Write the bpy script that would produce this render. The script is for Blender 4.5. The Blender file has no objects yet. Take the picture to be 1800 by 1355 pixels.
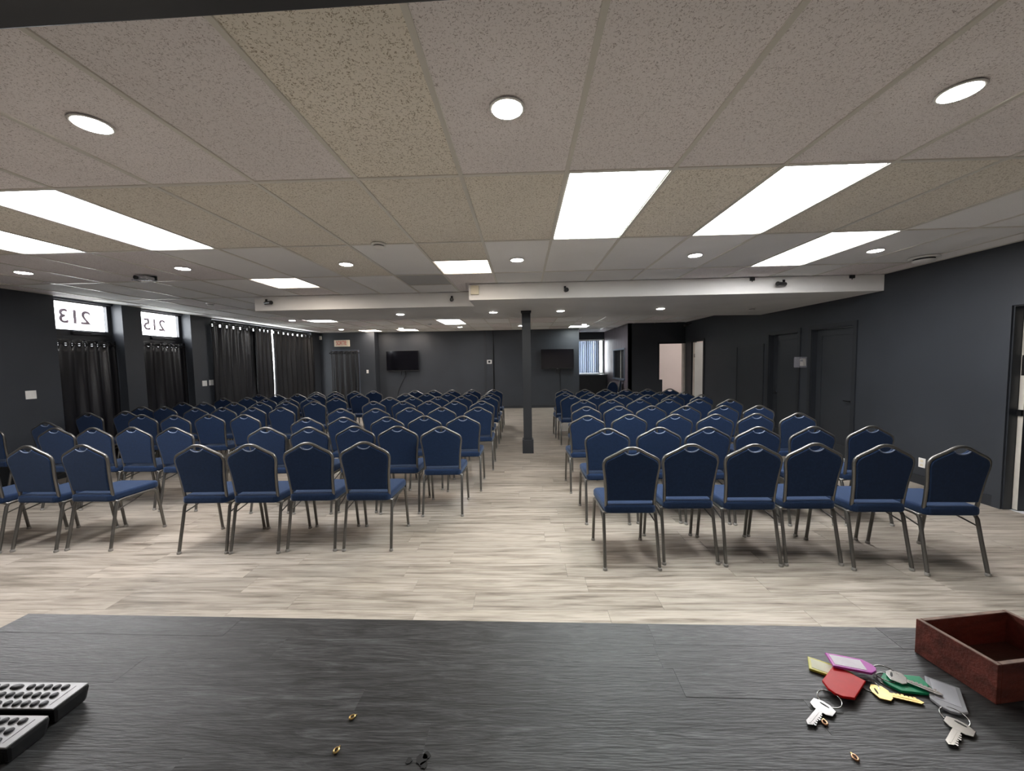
import bpy, bmesh, math, random
from mathutils import Vector, Matrix
random.seed(7)
scn = bpy.context.scene
C = scn.collection
PI = math.pi

# ------------------------------------------------------------------ camera
CAM_Z = 1.585
cam_d = bpy.data.cameras.new('camera')
cam = bpy.data.objects.new('camera', cam_d); C.objects.link(cam)
cam_d.sensor_fit = 'HORIZONTAL'; cam_d.sensor_width = 36.0
cam_d.lens = 673.07 * 36.0 / 1800.0
cam_d.clip_start = 0.02; cam_d.clip_end = 200
def cam_matrix(yaw, pitch, roll, loc):
    f = Vector((math.sin(yaw)*math.cos(pitch), math.cos(yaw)*math.cos(pitch), math.sin(pitch)))
    r = Vector((math.cos(yaw), -math.sin(yaw), 0)); d = -r.cross(f)
    c, s = math.cos(roll), math.sin(roll)
    R = c*r + s*d; Dn = -s*r + c*d
    m = Matrix((R, -Dn, -f)).transposed().to_4x4()
    m.translation = loc
    return m
cam.matrix_world = cam_matrix(-.02966, -.06184, .01798, Vector((0, 0, CAM_Z)))
scn.camera = cam

# ------------------------------------------------------------------ world, exposure
w = bpy.data.worlds.new('daylight'); scn.world = w; w.use_nodes = True
bg = w.node_tree.nodes['Background']
bg.inputs[0].default_value = (.93, .96, 1.0, 1); bg.inputs[1].default_value = 7.0
scn.view_settings.view_transform = 'Standard'; scn.view_settings.look = 'None'
scn.view_settings.gamma = 1; scn.view_settings.use_curve_mapping = False
scn.view_settings.exposure = 1.40
PANEL_COOL, PANEL_WARM, DOWN = 11.0, 7.0, 30.0   # radiance of the ceiling lamps

# ------------------------------------------------------------------ materials
M = {}
def mat(name, col, rough=.6, metal=0., spec=.5, noise=None, bump=None, sheen=0., coat=0.):
    """noise=(scale, amount, stretch xyz), bump=(scale, strength)"""
    m = bpy.data.materials.new(name); m.use_nodes = True
    nt = m.node_tree; b = nt.nodes['Principled BSDF']
    b.inputs['Base Color'].default_value = (*col, 1); b.inputs['Roughness'].default_value = rough
    b.inputs['Metallic'].default_value = metal; b.inputs['Specular IOR Level'].default_value = spec
    if sheen:
        b.inputs['Sheen Weight'].default_value = sheen; b.inputs['Sheen Roughness'].default_value = .4
        b.inputs['Sheen Tint'].default_value = (.55, .7, 1, 1)
    if coat: b.inputs['Coat Weight'].default_value = coat
    if noise or bump:
        tc = nt.nodes.new('ShaderNodeNewGeometry')
        mp = nt.nodes.new('ShaderNodeMapping'); nt.links.new(tc.outputs['Position'], mp.inputs['Vector'])
        if noise:
            if len(noise) > 2: mp.inputs['Scale'].default_value = noise[2]
            n = nt.nodes.new('ShaderNodeTexNoise'); n.inputs['Scale'].default_value = noise[0]
            n.inputs['Detail'].default_value = 4
            nt.links.new(mp.outputs['Vector'], n.inputs['Vector'])
            r = nt.nodes.new('ShaderNodeMapRange')
            r.inputs[1].default_value = .3; r.inputs[2].default_value = .7
            r.inputs[3].default_value = 1-noise[1]; r.inputs[4].default_value = 1+noise[1]
            nt.links.new(n.outputs['Fac'], r.inputs[0])
            mx = nt.nodes.new('ShaderNodeMix'); mx.data_type = 'RGBA'; mx.blend_type = 'MULTIPLY'
            mx.inputs[0].default_value = 1; mx.inputs[6].default_value = (*col, 1)
            nt.links.new(r.outputs[0], mx.inputs[7]); nt.links.new(mx.outputs[2], b.inputs['Base Color'])
        if bump:
            n2 = nt.nodes.new('ShaderNodeTexNoise'); n2.inputs['Scale'].default_value = bump[0]
            n2.inputs['Detail'].default_value = 3
            nt.links.new(mp.outputs['Vector'], n2.inputs['Vector'])
            bp_ = nt.nodes.new('ShaderNodeBump'); bp_.inputs['Strength'].default_value = bump[1]
            bp_.inputs['Distance'].default_value = .004
            nt.links.new(n2.outputs['Fac'], bp_.inputs['Height']); nt.links.new(bp_.outputs['Normal'], b.inputs['Normal'])
    M[name] = m
    return m
def emat(name, col, strength):
    m = bpy.data.materials.new(name); m.use_nodes = True
    b = m.node_tree.nodes['Principled BSDF']
    b.inputs['Base Color'].default_value = (.8, .8, .8, 1)
    b.inputs['Emission Color'].default_value = (*col, 1); b.inputs['Emission Strength'].default_value = strength
    M[name] = m
    return m
def clearmat(name, col, alpha, rough=.1):
    """thin sheet: part transparent, part glossy / diffuse"""
    m = bpy.data.materials.new(name); m.use_nodes = True
    nt = m.node_tree; b = nt.nodes['Principled BSDF']
    b.inputs['Base Color'].default_value = (*col, 1); b.inputs['Roughness'].default_value = rough
    b.inputs['Alpha'].default_value = alpha
    M[name] = m
    return m

mat('wall_paint', (.031, .036, .044), .5, noise=(1.3, .12), bump=(160, .06))
mat('trim_paint', (.021, .024, .029), .42, noise=(2.0, .1))
mat('door_paint', (.032, .036, .042), .4, noise=(1.7, .1))
mat('soffit_paint', (.86, .85, .82), .6, noise=(1.5, .05), bump=(90, .05))
mat('tee_paint', (.68, .655, .59), .35, noise=(.9, .08))
mat('white_plastic', (.78, .77, .74), .4, noise=(8, .05))
mat('cream_plastic', (.72, .66, .50), .45, noise=(10, .05))
mat('black_plastic', (.012, .012, .013), .35, noise=(20, .1))
mat('black_metal', (.02, .02, .022), .35, metal=.6, noise=(15, .1))
mat('chair_metal', (.165, .160, .150), .34, metal=.85, noise=(6, .15))
mat('foot_plastic', (.30, .29, .27), .4, noise=(30, .1))
mat('chair_fabric', (.0105, .0235, .060), .85, spec=.15, noise=(55, .14), bump=(700, .25), sheen=.33)
mat('slot_trim', (.16, .20, .30), .35, noise=(20, .1))
mat('curtain', (.0075, .0075, .009), .36, spec=.6, noise=(7, .25, (1, 6, .4)), bump=(60, .15))
mat('satin_curtain', (.0085, .008, .010), .26, spec=.8, noise=(7, .25, (1, 6, .4)), bump=(60, .2))
mat('steel', (.36, .355, .345), .2, metal=1., noise=(40, .08))
mat('brass', (.72, .52, .22), .3, metal=1., noise=(60, .15))
mat('copper', (.70, .40, .24), .35, metal=1., noise=(90, .2))
mat('screen', (.004, .004, .006), .08, spec=.6, noise=(3, .1))
mat('window_frame', (.03, .032, .036), .4, noise=(4, .1))
mat('reveal_paint', (.10, .12, .16), .5, noise=(3, .1))
mat('room_white', (.78, .69, .65), .7, noise=(.8, .05))
mat('door_white', (.72, .75, .72), .45, noise=(2, .05))
mat('beige_edge', (.55, .52, .46), .5, noise=(5, .1))
mat('tile_floor_white', (.7, .72, .74), .3, noise=(3, .05))
mat('slat_wood', (.115, .095, .110), .45, noise=(5, .35, (3, 3, .25)))
mat('outside_ground', (.45, .45, .43), .9, noise=(2, .2))
mat('box_wood', (.175, .045, .031), .55, noise=(14, .4, (1.2, 5, 5)), bump=(60, .35))
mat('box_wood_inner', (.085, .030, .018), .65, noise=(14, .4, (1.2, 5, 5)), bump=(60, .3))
mat('box_edge', (.26, .17, .13), .7, noise=(50, .35))
mat('remote_face', (.36, .36, .37), .38, metal=.35, noise=(60, .06))
mat('button_rubber', (.035, .035, .042), .45, noise=(80, .15))
mat('tag_red', (.60, .008, .008), .4, spec=.2, noise=(60, .08))
mat('tag_pink', (.55, .09, .50), .35, spec=.25, noise=(60, .08))
mat('tag_yellow', (.60, .56, .08), .35, spec=.25, noise=(60, .08))
mat('tag_green', (.01, .30, .14), .35, spec=.25, noise=(60, .1))
clearmat('tag_clear', (.55, .56, .60), .72, .25)
mat('label_paper', (.82, .76, .84), .6, noise=(70, .05))
mat('label_cream', (.74, .74, .55), .6, noise=(70, .05))
mat('label_grey', (.50, .50, .55), .6, noise=(70, .05))
mat('sign_cream', (.74, .66, .52), .5, noise=(20, .05))
mat('sign_red', (.55, .05, .035), .5, noise=(20, .05))
mat('chrome_plastic', (.55, .56, .58), .15, metal=.7, noise=(30, .1))
mat('dark_slot', (.01, .01, .011), .6, noise=(30, .1))
clearmat('tinted_glass', (.02, .022, .025), .80, .05)
clearmat('glass', (.85, .9, .95), .10, .05)
clearmat('number_film', (.35, .22, .28), .95, .6)
clearmat('guard_plastic', (.45, .45, .50), .28, .2)
emat('panel_cool', (1, .985, 1.0), PANEL_COOL)
emat('panel_green', (.93, 1, .985), PANEL_COOL)
emat('panel_warm', (1, .86, .74), PANEL_WARM)
emat('down_lens', (1, .95, .89), DOWN)
emat('lamp_room', (1, .94, .91), 5.5)
def blind():
    m = bpy.data.materials.new('blind_slat'); m.use_nodes = True
    nt = m.node_tree; b = nt.nodes['Principled BSDF']; out = nt.nodes['Material Output']
    b.inputs['Base Color'].default_value = (.42, .47, .55, 1); b.inputs['Roughness'].default_value = .6
    t = nt.nodes.new('ShaderNodeBsdfTranslucent'); t.inputs[0].default_value = (.40, .50, .62, 1)
    mx = nt.nodes.new('ShaderNodeMixShader'); mx.inputs[0].default_value = .05
    nt.links.new(b.outputs[0], mx.inputs[1]); nt.links.new(t.outputs[0], mx.inputs[2]); nt.links.new(mx.outputs[0], out.inputs[0])
    M['blind_slat'] = m
blind()

def nd(nt, t, **kw):
    n = nt.nodes.new(t)
    for k, v in kw.items(): setattr(n, k, v)
    return n
def ramp(nt, stops):
    r = nt.nodes.new('ShaderNodeValToRGB'); e = r.color_ramp.elements
    while len(e) < len(stops): e.new(.5)
    for el, (p, c) in zip(e, stops): el.position = p; el.color = (*c, 1)
    return r
def tile_mat(name, base, fiss, thr, depth, scale=46):
    m = bpy.data.materials.new(name); m.use_nodes = True
    nt = m.node_tree; L = nt.links.new; b = nt.nodes['Principled BSDF']; b.inputs['Roughness'].default_value = .9
    b.inputs['Specular IOR Level'].default_value = .1
    g = nd(nt, 'ShaderNodeNewGeometry'); oi = nd(nt, 'ShaderNodeObjectInfo')
    ad = nd(nt, 'ShaderNodeVectorMath', operation='ADD'); L(g.outputs['Position'], ad.inputs[0])
    sc = nd(nt, 'ShaderNodeVectorMath', operation='SCALE'); sc.inputs[0].default_value = (17, 11, 3); L(oi.outputs['Random'], sc.inputs['Scale'])
    L(sc.outputs[0], ad.inputs[1])
    n = nd(nt, 'ShaderNodeTexNoise'); n.inputs['Scale'].default_value = scale; n.inputs['Detail'].default_value = 2.5; n.inputs['Distortion'].default_value = 1.6
    L(ad.outputs[0], n.inputs['Vector'])
    # worm-like fissures: a thin band of the noise, broken up by a second noise
    sub = nd(nt, 'ShaderNodeMath', operation='SUBTRACT'); sub.inputs[1].default_value = .5; L(n.outputs['Fac'], sub.inputs[0])
    ab = nd(nt, 'ShaderNodeMath', operation='ABSOLUTE'); L(sub.outputs[0], ab.inputs[0])
    lt = nd(nt, 'ShaderNodeMath', operation='LESS_THAN'); lt.inputs[1].default_value = thr; L(ab.outputs[0], lt.inputs[0])
    n2 = nd(nt, 'ShaderNodeTexNoise'); n2.inputs['Scale'].default_value = scale*1.9; L(ad.outputs[0], n2.inputs['Vector'])
    gt = nd(nt, 'ShaderNodeMath', operation='GREATER_THAN'); gt.inputs[1].default_value = .52; L(n2.outputs['Fac'], gt.inputs[0])
    mu = nd(nt, 'ShaderNodeMath', operation='MULTIPLY'); L(lt.outputs[0], mu.inputs[0]); L(gt.outputs[0], mu.inputs[1])
    n3 = nd(nt, 'ShaderNodeTexNoise'); n3.inputs['Scale'].default_value = 1.4; L(ad.outputs[0], n3.inputs['Vector'])
    mr = nd(nt, 'ShaderNodeMapRange'); mr.inputs[3].default_value = .92; mr.inputs[4].default_value = 1.07; L(n3.outputs['Fac'], mr.inputs[0])
    mr2 = nd(nt, 'ShaderNodeMapRange'); mr2.inputs[3].default_value = .93; mr2.inputs[4].default_value = 1.06; L(oi.outputs['Random'], mr2.inputs[0])
    mm = nd(nt, 'ShaderNodeMath', operation='MULTIPLY'); L(mr.outputs[0], mm.inputs[0]); L(mr2.outputs[0], mm.inputs[1])
    mx = nd(nt, 'ShaderNodeMix', data_type='RGBA', blend_type='MULTIPLY'); mx.inputs[0].default_value = 1
    mx.inputs[6].default_value = (*base, 1); L(mm.outputs[0], mx.inputs[7])
    mx2 = nd(nt, 'ShaderNodeMix', data_type='RGBA'); L(mu.outputs[0], mx2.inputs[0]); L(mx.outputs[2], mx2.inputs[6]); mx2.inputs[7].default_value = (*fiss, 1)
    L(mx2.outputs[2], b.inputs['Base Color'])
    inv = nd(nt, 'ShaderNodeMath', operation='SUBTRACT'); inv.inputs[0].default_value = 1; L(mu.outputs[0], inv.inputs[1])
    bu = nd(nt, 'ShaderNodeBump'); bu.inputs['Strength'].default_value = depth; bu.inputs['Distance'].default_value = .003
    L(inv.outputs[0], bu.inputs['Height']); L(bu.outputs['Normal'], b.inputs['Normal'])
    M[name] = m
tile_mat('tile_pinkish', (.86, .815, .805), (.45, .40, .385), .030, .3, 66)
tile_mat('tile_beige', (.86, .81, .715), (.42, .365, .28), .040, .4, 56)
tile_mat('tile_smooth', (.87, .865, .85), (.74, .73, .71), .012, .1, 60)
tile_mat('tile_dark', (.56, .56, .55), (.46, .46, .45), .012, .1, 60)

def wood_floor():
    m = bpy.data.materials.new('floor_laminate'); m.use_nodes = True
    nt = m.node_tree; L = nt.links.new; b = nt.nodes['Principled BSDF']
    b.inputs['Roughness'].default_value = .38; b.inputs['Specular IOR Level'].default_value = .45
    g = nd(nt, 'ShaderNodeNewGeometry'); oi = nd(nt, 'ShaderNodeObjectInfo'); at = nd(nt, 'ShaderNodeAttribute', attribute_name='rnd')
    ra = nd(nt, 'ShaderNodeMath', operation='ADD'); L(oi.outputs['Random'], ra.inputs[0]); L(at.outputs['Fac'], ra.inputs[1])
    fr = nd(nt, 'ShaderNodeMath', operation='FRACT'); L(ra.outputs[0], fr.inputs[0])
    sc = nd(nt, 'ShaderNodeVectorMath', operation='SCALE'); sc.inputs[0].default_value = (31, 17, 9); L(fr.outputs[0], sc.inputs['Scale'])
    ad = nd(nt, 'ShaderNodeVectorMath', operation='ADD'); L(g.outputs['Position'], ad.inputs[0]); L(sc.outputs[0], ad.inputs[1])
    mp = nd(nt, 'ShaderNodeMapping'); mp.inputs['Scale'].default_value = (1.1, 15, 1); L(ad.outputs[0], mp.inputs['Vector'])
    n = nd(nt, 'ShaderNodeTexNoise'); n.inputs['Scale'].default_value = 1.7; n.inputs['Detail'].default_value = 6; n.inputs['Roughness'].default_value = .62; n.inputs['Distortion'].default_value = .5
    L(mp.outputs[0], n.inputs['Vector'])
    mp2 = nd(nt, 'ShaderNodeMapping'); mp2.inputs['Scale'].default_value = (5, 130, 1); L(ad.outputs[0], mp2.inputs['Vector'])
    n2 = nd(nt, 'ShaderNodeTexNoise'); n2.inputs['Scale'].default_value = 1.2; n2.inputs['Detail'].default_value = 3; L(mp2.outputs[0], n2.inputs['Vector'])
    r = ramp(nt, [(.27, (.115, .092, .073)), (.40, (.275, .238, .195)), (.54, (.415, .368, .310)), (.75, (.51, .462, .398))])
    L(n.outputs['Fac'], r.inputs[0])
    mr = nd(nt, 'ShaderNodeMapRange'); mr.inputs[1].default_value = .3; mr.inputs[2].default_value = .7; mr.inputs[3].default_value = .84; mr.inputs[4].default_value = 1.08; L(n2.outputs['Fac'], mr.inputs[0])
    mr2 = nd(nt, 'ShaderNodeMapRange'); mr2.inputs[3].default_value = .86; mr2.inputs[4].default_value = 1.08; L(fr.outputs[0], mr2.inputs[0])
    mm = nd(nt, 'ShaderNodeMath', operation='MULTIPLY'); L(mr.outputs[0], mm.inputs[0]); L(mr2.outputs[0], mm.inputs[1])
    mx = nd(nt, 'ShaderNodeMix', data_type='RGBA', blend_type='MULTIPLY'); mx.inputs[0].default_value = 1
    L(r.outputs[0], mx.inputs[6]); L(mm.outputs[0], mx.inputs[7]); L(mx.outputs[2], b.inputs['Base Color'])
    bu = nd(nt, 'ShaderNodeBump'); bu.inputs['Strength'].default_value = .12; bu.inputs['Distance'].default_value = .002
    L(n2.outputs['Fac'], bu.inputs['Height']); L(bu.outputs['Normal'], b.inputs['Normal'])
    M['floor_laminate'] = m
wood_floor()
def counter_wood():
    m = bpy.data.materials.new('counter_black_wood'); m.use_nodes = True
    nt = m.node_tree; L = nt.links.new; b = nt.nodes['Principled BSDF']; b.inputs['Specular IOR Level'].default_value = .4
    g = nd(nt, 'ShaderNodeNewGeometry'); oi = nd(nt, 'ShaderNodeObjectInfo')
    sc = nd(nt, 'ShaderNodeVectorMath', operation='SCALE'); sc.inputs[0].default_value = (13, 7, 3); L(oi.outputs['Random'], sc.inputs['Scale'])
    ad = nd(nt, 'ShaderNodeVectorMath', operation='ADD'); L(g.outputs['Position'], ad.inputs[0]); L(sc.outputs[0], ad.inputs[1])
    mp = nd(nt, 'ShaderNodeMapping'); mp.inputs['Scale'].default_value = (4, 38, 4); L(ad.outputs[0], mp.inputs['Vector'])
    n = nd(nt, 'ShaderNodeTexNoise'); n.inputs['Scale'].default_value = 1.6; n.inputs['Detail'].default_value = 6; n.inputs['Roughness'].default_value = .65; n.inputs['Distortion'].default_value = 2.2
    L(mp.outputs[0], n.inputs['Vector'])
    mp2 = nd(nt, 'ShaderNodeMapping'); mp2.inputs['Scale'].default_value = (40, 420, 40); L(ad.outputs[0], mp2.inputs['Vector'])
    n2 = nd(nt, 'ShaderNodeTexNoise'); n2.inputs['Scale'].default_value = 1.1; n2.inputs['Detail'].default_value = 2; L(mp2.outputs[0], n2.inputs['Vector'])
    r = ramp(nt, [(.28, (.022, .022, .024)), (.48, (.055, .056, .059)), (.70, (.125, .128, .135))])
    L(n.outputs['Fac'], r.inputs[0])
    mr = nd(nt, 'ShaderNodeMapRange'); mr.inputs[1].default_value = .3; mr.inputs[2].default_value = .7; mr.inputs[3].default_value = .72; mr.inputs[4].default_value = 1.2; L(n2.outputs['Fac'], mr.inputs[0])
    mr3 = nd(nt, 'ShaderNodeMapRange'); mr3.inputs[3].default_value = .80; mr3.inputs[4].default_value = 1.22; L(oi.outputs['Random'], mr3.inputs[0])
    mm = nd(nt, 'ShaderNodeMath', operation='MULTIPLY'); L(mr.outputs[0], mm.inputs[0]); L(mr3.outputs[0], mm.inputs[1])
    mx = nd(nt, 'ShaderNodeMix', data_type='RGBA', blend_type='MULTIPLY'); mx.inputs[0].default_value = 1
    L(r.outputs[0], mx.inputs[6]); L(mm.outputs[0], mx.inputs[7]); L(mx.outputs[2], b.inputs['Base Color'])
    mr2 = nd(nt, 'ShaderNodeMapRange'); mr2.inputs[3].default_value = .36; mr2.inputs[4].default_value = .6; L(n.outputs['Fac'], mr2.inputs[0]); L(mr2.outputs[0], b.inputs['Roughness'])
    a2 = nd(nt, 'ShaderNodeMath', operation='ADD'); L(n.outputs['Fac'], a2.inputs[0]); L(n2.outputs['Fac'], a2.inputs[1])
    bu = nd(nt, 'ShaderNodeBump'); bu.inputs['Strength'].default_value = .45; bu.inputs['Distance'].default_value = .0012
    L(a2.outputs[0], bu.inputs['Height']); L(bu.outputs['Normal'], b.inputs['Normal'])
    M['counter_black_wood'] = m
counter_wood()

# ------------------------------------------------------------------ mesh helpers
class MB:
    def __init__(s): s.v = []; s.f = []; s.sm = []
    def add(s, vs, fs, smooth=False):
        o = len(s.v); s.v += [tuple(p) for p in vs]; s.f += [tuple(i+o for i in f) for f in fs]; s.sm += [smooth]*len(fs)
        return s
    def box(s, x0, x1, y0, y1, z0, z1, ch=0.):
        x0, x1 = min(x0, x1), max(x0, x1); y0, y1 = min(y0, y1), max(y0, y1); z0, z1 = min(z0, z1), max(z0, z1)
        if ch <= 0:
            return s.add([(x, y, z) for z in (z0, z1) for y in (y0, y1) for x in (x0, x1)],
                [(0, 2, 3, 1), (4, 5, 7, 6), (0, 1, 5, 4), (2, 6, 7, 3), (0, 4, 6, 2), (1, 3, 7, 5)])
        b = bmesh.new(); bmesh.ops.create_cube(b, size=1)
        for v in b.verts: v.co = Vector(((x0+x1)/2+v.co.x*(x1-x0), (y0+y1)/2+v.co.y*(y1-y0), (z0+z1)/2+v.co.z*(z1-z0)))
        bmesh.ops.bevel(b, geom=b.edges[:], offset=ch, segments=2, affect='EDGES', profile=.6)
        return s.bm(b)
    def bm(s, b, smooth=False):
        b.verts.index_update(); vs = [v.co.copy() for v in b.verts]; fs = [[v.index for v in f.verts] for f in b.faces]
        b.free(); return s.add(vs, fs, smooth)
    def tube(s, pts, r, n=8, cap=True, closed=False, smooth=True):
        P = [Vector(p) for p in pts]; k = len(P); rr = r if isinstance(r, (list, tuple)) else [r]*k
        vs = []; up = None
        for i, p in enumerate(P):
            if closed: t = (P[(i+1) % k]-P[i-1]).normalized()
            else: t = (P[min(i+1, k-1)]-P[max(i-1, 0)]).normalized()
            if up is None:
                up = t.orthogonal().normalized()
            up = (up - t*up.dot(t)).normalized(); sd = t.cross(up)
            for j in range(n):
                a = 2*PI*j/n; vs.append(p + (up*math.cos(a)+sd*math.sin(a))*rr[i])
        fs = []
        for i in range(k if closed else k-1):
            for j in range(n):
                a = i*n+j; b_ = i*n+(j+1) % n; c = ((i+1) % k)*n+(j+1) % n; d = ((i+1) % k)*n+j
                fs.append((a, b_, c, d))
        s.add(vs, fs, smooth)
        if cap and not closed:
            s.add(vs[:n], [tuple(reversed(range(n)))]); s.add(vs[-n:], [tuple(range(n))])
        return s
    def lathe(s, prof, c=(0, 0, 0), n=24, smooth=True, axis='z'):
        """prof = [(r, h), ...]"""
        vs = []
        for r, h in prof:
            for j in range(n):
                a = 2*PI*j/n; p = (r*math.cos(a), r*math.sin(a), h)
                if axis == 'y': p = (p[0], p[2], p[1])
                if axis == 'x': p = (p[2], p[0], p[1])
                vs.append((c[0]+p[0], c[1]+p[1], c[2]+p[2]))
        k = len(prof); fs = [(i*n+j, i*n+(j+1) % n, (i+1)*n+(j+1) % n, (i+1)*n+j) for i in range(k-1) for j in range(n)]
        s.add(vs, fs, smooth)
        s.add(vs[:n], [tuple(reversed(range(n)))]); s.add(vs[-n:], [tuple(range(n))])
        return s
    def prism(s, poly, z0, z1, bev=0., seg=2):
        b = bmesh.new(); vs = [b.verts.new((x, y, z0)) for x, y in poly]; f = b.faces.new(vs)
        if f.normal.z > 0: f.normal_flip()
        r = bmesh.ops.extrude_face_region(b, geom=[f])
        nv = [e for e in r['geom'] if isinstance(e, bmesh.types.BMVert)]
        for v in nv: v.co.z = z1
        bmesh.ops.recalc_face_normals(b, faces=b.faces[:])
        if bev:
            es = [e for e in b.edges if abs(e.verts[0].co.z-e.verts[1].co.z) < 1e-6]
            bmesh.ops.bevel(b, geom=es, offset=bev, segments=seg, affect='EDGES', profile=.5)
        return s.bm(b)
    def xf(s, fn): s.v = [tuple(fn(Vector(p))) for p in s.v]; return s
    def mesh(s, name, m):
        me = bpy.data.meshes.new(name); me.from_pydata(s.v, [], s.f); me.update()
        for p, q in zip(me.polygons, s.sm): p.use_smooth = q
        if m: me.materials.append(M[m])
        return me
    def build(s, name, m, parent=None, world=True):
        if parent is not None and world:
            o_ = parent.location if parent.parent is None else Vector(parent.get('_o', (0, 0, 0)))
            s.v = [tuple(Vector(p)-o_) for p in s.v]
        ob = bpy.data.objects.new(name, s.mesh(name, m)); C.objects.link(ob)
        if parent is not None:
            ob.parent = parent
        return ob
def recalc(ob):
    b = bmesh.new(); b.from_mesh(ob.data); bmesh.ops.recalc_face_normals(b, faces=b.faces[:]); b.to_mesh(ob.data); b.free(); return ob
def tag(o, label=None, cat=None, group=None, kind=None):
    if label: o['label'] = label
    if cat: o['category'] = cat
    if group: o['group'] = group
    if kind: o['kind'] = kind
    return o
def thing(name, label, cat, loc=(0, 0, 0), rz=0, group=None):
    o = bpy.data.objects.new(name, None); C.objects.link(o); o.location = loc; o.rotation_euler = (0, 0, rz); o.empty_display_size = .1
    return tag(o, label, cat, group)
def struct(o): o['kind'] = 'structure'; return o
def sempty(name, loc=(0, 0, 0)):
    o = bpy.data.objects.new(name, None); C.objects.link(o); o.location = loc; o['kind'] = 'structure'; return o
def copy_tree(o, parent=None):
    c = o.copy(); C.objects.link(c); c.parent = parent
    for ch in o.children: copy_tree(ch, c)
    return c
def link_copy(src, parent, loc, m=None):
    c = src.copy(); C.objects.link(c); c.parent = parent; c.location = loc
    return c
def smooth_path(pts, sub=5, closed=False):
    P = [Vector(p) for p in pts]; n = len(P); out = []
    for i in range(n if closed else n-1):
        if closed: p0, p1, p2, p3 = P[i-1], P[i], P[(i+1) % n], P[(i+2) % n]
        else: p0, p1, p2, p3 = P[max(i-1, 0)], P[i], P[i+1], P[min(i+2, n-1)]
        for k in range(sub):
            t = k/sub
            out.append(.5*((2*p1)+(p2-p0)*t+(2*p0-5*p1+4*p2-p3)*t*t+(3*p1-p0-3*p2+p3)*t**3))
    if not closed: out.append(P[-1])
    return out
def text_mesh(name, body, size, matrix, m, depth=.002, parent=None):
    cu = bpy.data.curves.new(name+'_c', 'FONT'); cu.body = body; cu.size = size; cu.align_x = 'CENTER'; cu.align_y = 'CENTER'; cu.extrude = depth; cu.fill_mode = 'BOTH'; cu.offset = size*(.022 if len(body) < 4 else .008)
    t = bpy.data.objects.new(name+'_t', cu); C.objects.link(t)
    dg = bpy.context.evaluated_depsgraph_get(); dg.update()
    me = bpy.data.meshes.new_from_object(t.evaluated_get(dg)); me.name = name
    bpy.data.objects.remove(t); bpy.data.curves.remove(cu)
    me.transform(matrix); me.materials.clear(); me.materials.append(M[m])
    if parent is not None: me.transform(Matrix.Translation(-parent.location))
    ob = bpy.data.objects.new(name, me); C.objects.link(ob); ob.parent = parent
    return ob
ORD = ['first', 'second', 'third', 'fourth', 'fifth', 'sixth', 'seventh', 'eighth', 'ninth']

# ------------------------------------------------------------------ room constants
CEIL = 2.662; XL, XR = -6.78, 4.84; YB = 13.04; YF = -1.6
GX, GY, TW, TL = .2684, 2.2741, .6096, 1.2192

# ------------------------------------------------------------------ floor
floor = struct(MB().box(-7.05, 7.6, YF-.1, 15.1, -.12, -.005).build('floor', 'trim_paint'))
PW, PLN = .187, 1.22
full = MB().box(0, PLN-.0016, 0, PW-.0016, -.006, 0).mesh('plank', 'floor_laminate')
rest = MB(); rest_rnd = []
n_ind = 0; y = .30; row = 0
while y < 13.04:
    x = -6.95 - random.random()*PLN
    while x < 5.0:
        a, b_ = max(x, -6.95), min(x+PLN-.0016, 4.97)
        y1 = min(y+PW-.0016, 13.06)
        if b_-a > .02:
            cx = (a+b_)/2; near = 1.25 < y < 5.0 and abs(cx+.05) < 1.42*y+.4
            if near and n_ind < 298:
                if b_-a > PLN-.01:
                    o = bpy.data.objects.new('plank', full)
                    C.objects.link(o); o.parent = floor; o.location = (x, y, 0)
                else:
                    MB().box(a, b_, y, y1, -.006, 0).build('plank', 'floor_laminate', floor)
                n_ind += 1
            else:
                rest.box(a, b_, y, y1, -.006, 0); rest_rnd.append(random.random())
        x += PLN
    y += PW; row += 1
# the planks of the recess, the bar side and the side rooms
y = 13.06
while y < 14.9:
    rest.box(1.8, 3.14, y, min(y+PW-.0016, 14.9), -.006, 0); rest_rnd.append(random.random()); y += PW
ro = rest.build('far_planks', 'floor_laminate', floor); ro['kind'] = 'stuff'
at = ro.data.attributes.new('rnd', 'FLOAT', 'FACE')
for i, p in enumerate(ro.data.polygons): at.data[i].value = rest_rnd[i//6]

# ------------------------------------------------------------------ ceiling: slab, tiles, tees, soffit
ceil = struct(MB().box(-7.05, 7.6, YF-.1, 15.1, CEIL+.05, CEIL+.15).build('ceiling', 'soffit_paint'))
MB().box(XL, XR, YF, 1.0, CEIL, CEIL+.05).build('ceiling_board', 'soffit_paint', ceil)
PANELS = {(0, 0): ('panel_green', 'F'), (2, 0): ('panel_cool', 'F'), (4, 1): ('panel_cool', 'F'), (-6, 0): ('panel_cool', 'F'), (-8, 0): ('panel_cool', 'F'),
          (-6, 2): ('panel_warm', 'N'), (-2, 1): ('panel_warm', 'D'), (-9, 5): ('panel_cool', 'D'), (-4, 6): ('panel_cool', 'F'),
          (-9, 8): ('panel_warm', 'N'), (-7, 8): ('panel_warm', 'N'), (2, 8): ('panel_green', 'N')}
tmesh = {}
def tile_piece(x0, x1, y0, y1, m):
    g = .006
    k = (round(x1-x0, 3), round(y1-y0, 3), m)
    if k not in tmesh:
        tmesh[k] = MB().box(g, x1-x0-g, g, y1-y0-g, .005, .02).mesh('ceiling_tile', m)
    o = bpy.data.objects.new('ceiling_tile', tmesh[k]); C.objects.link(o); o.parent = ceil; o.location = (x0, y0, CEIL)
SMOOTH_FAR = {}
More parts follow.
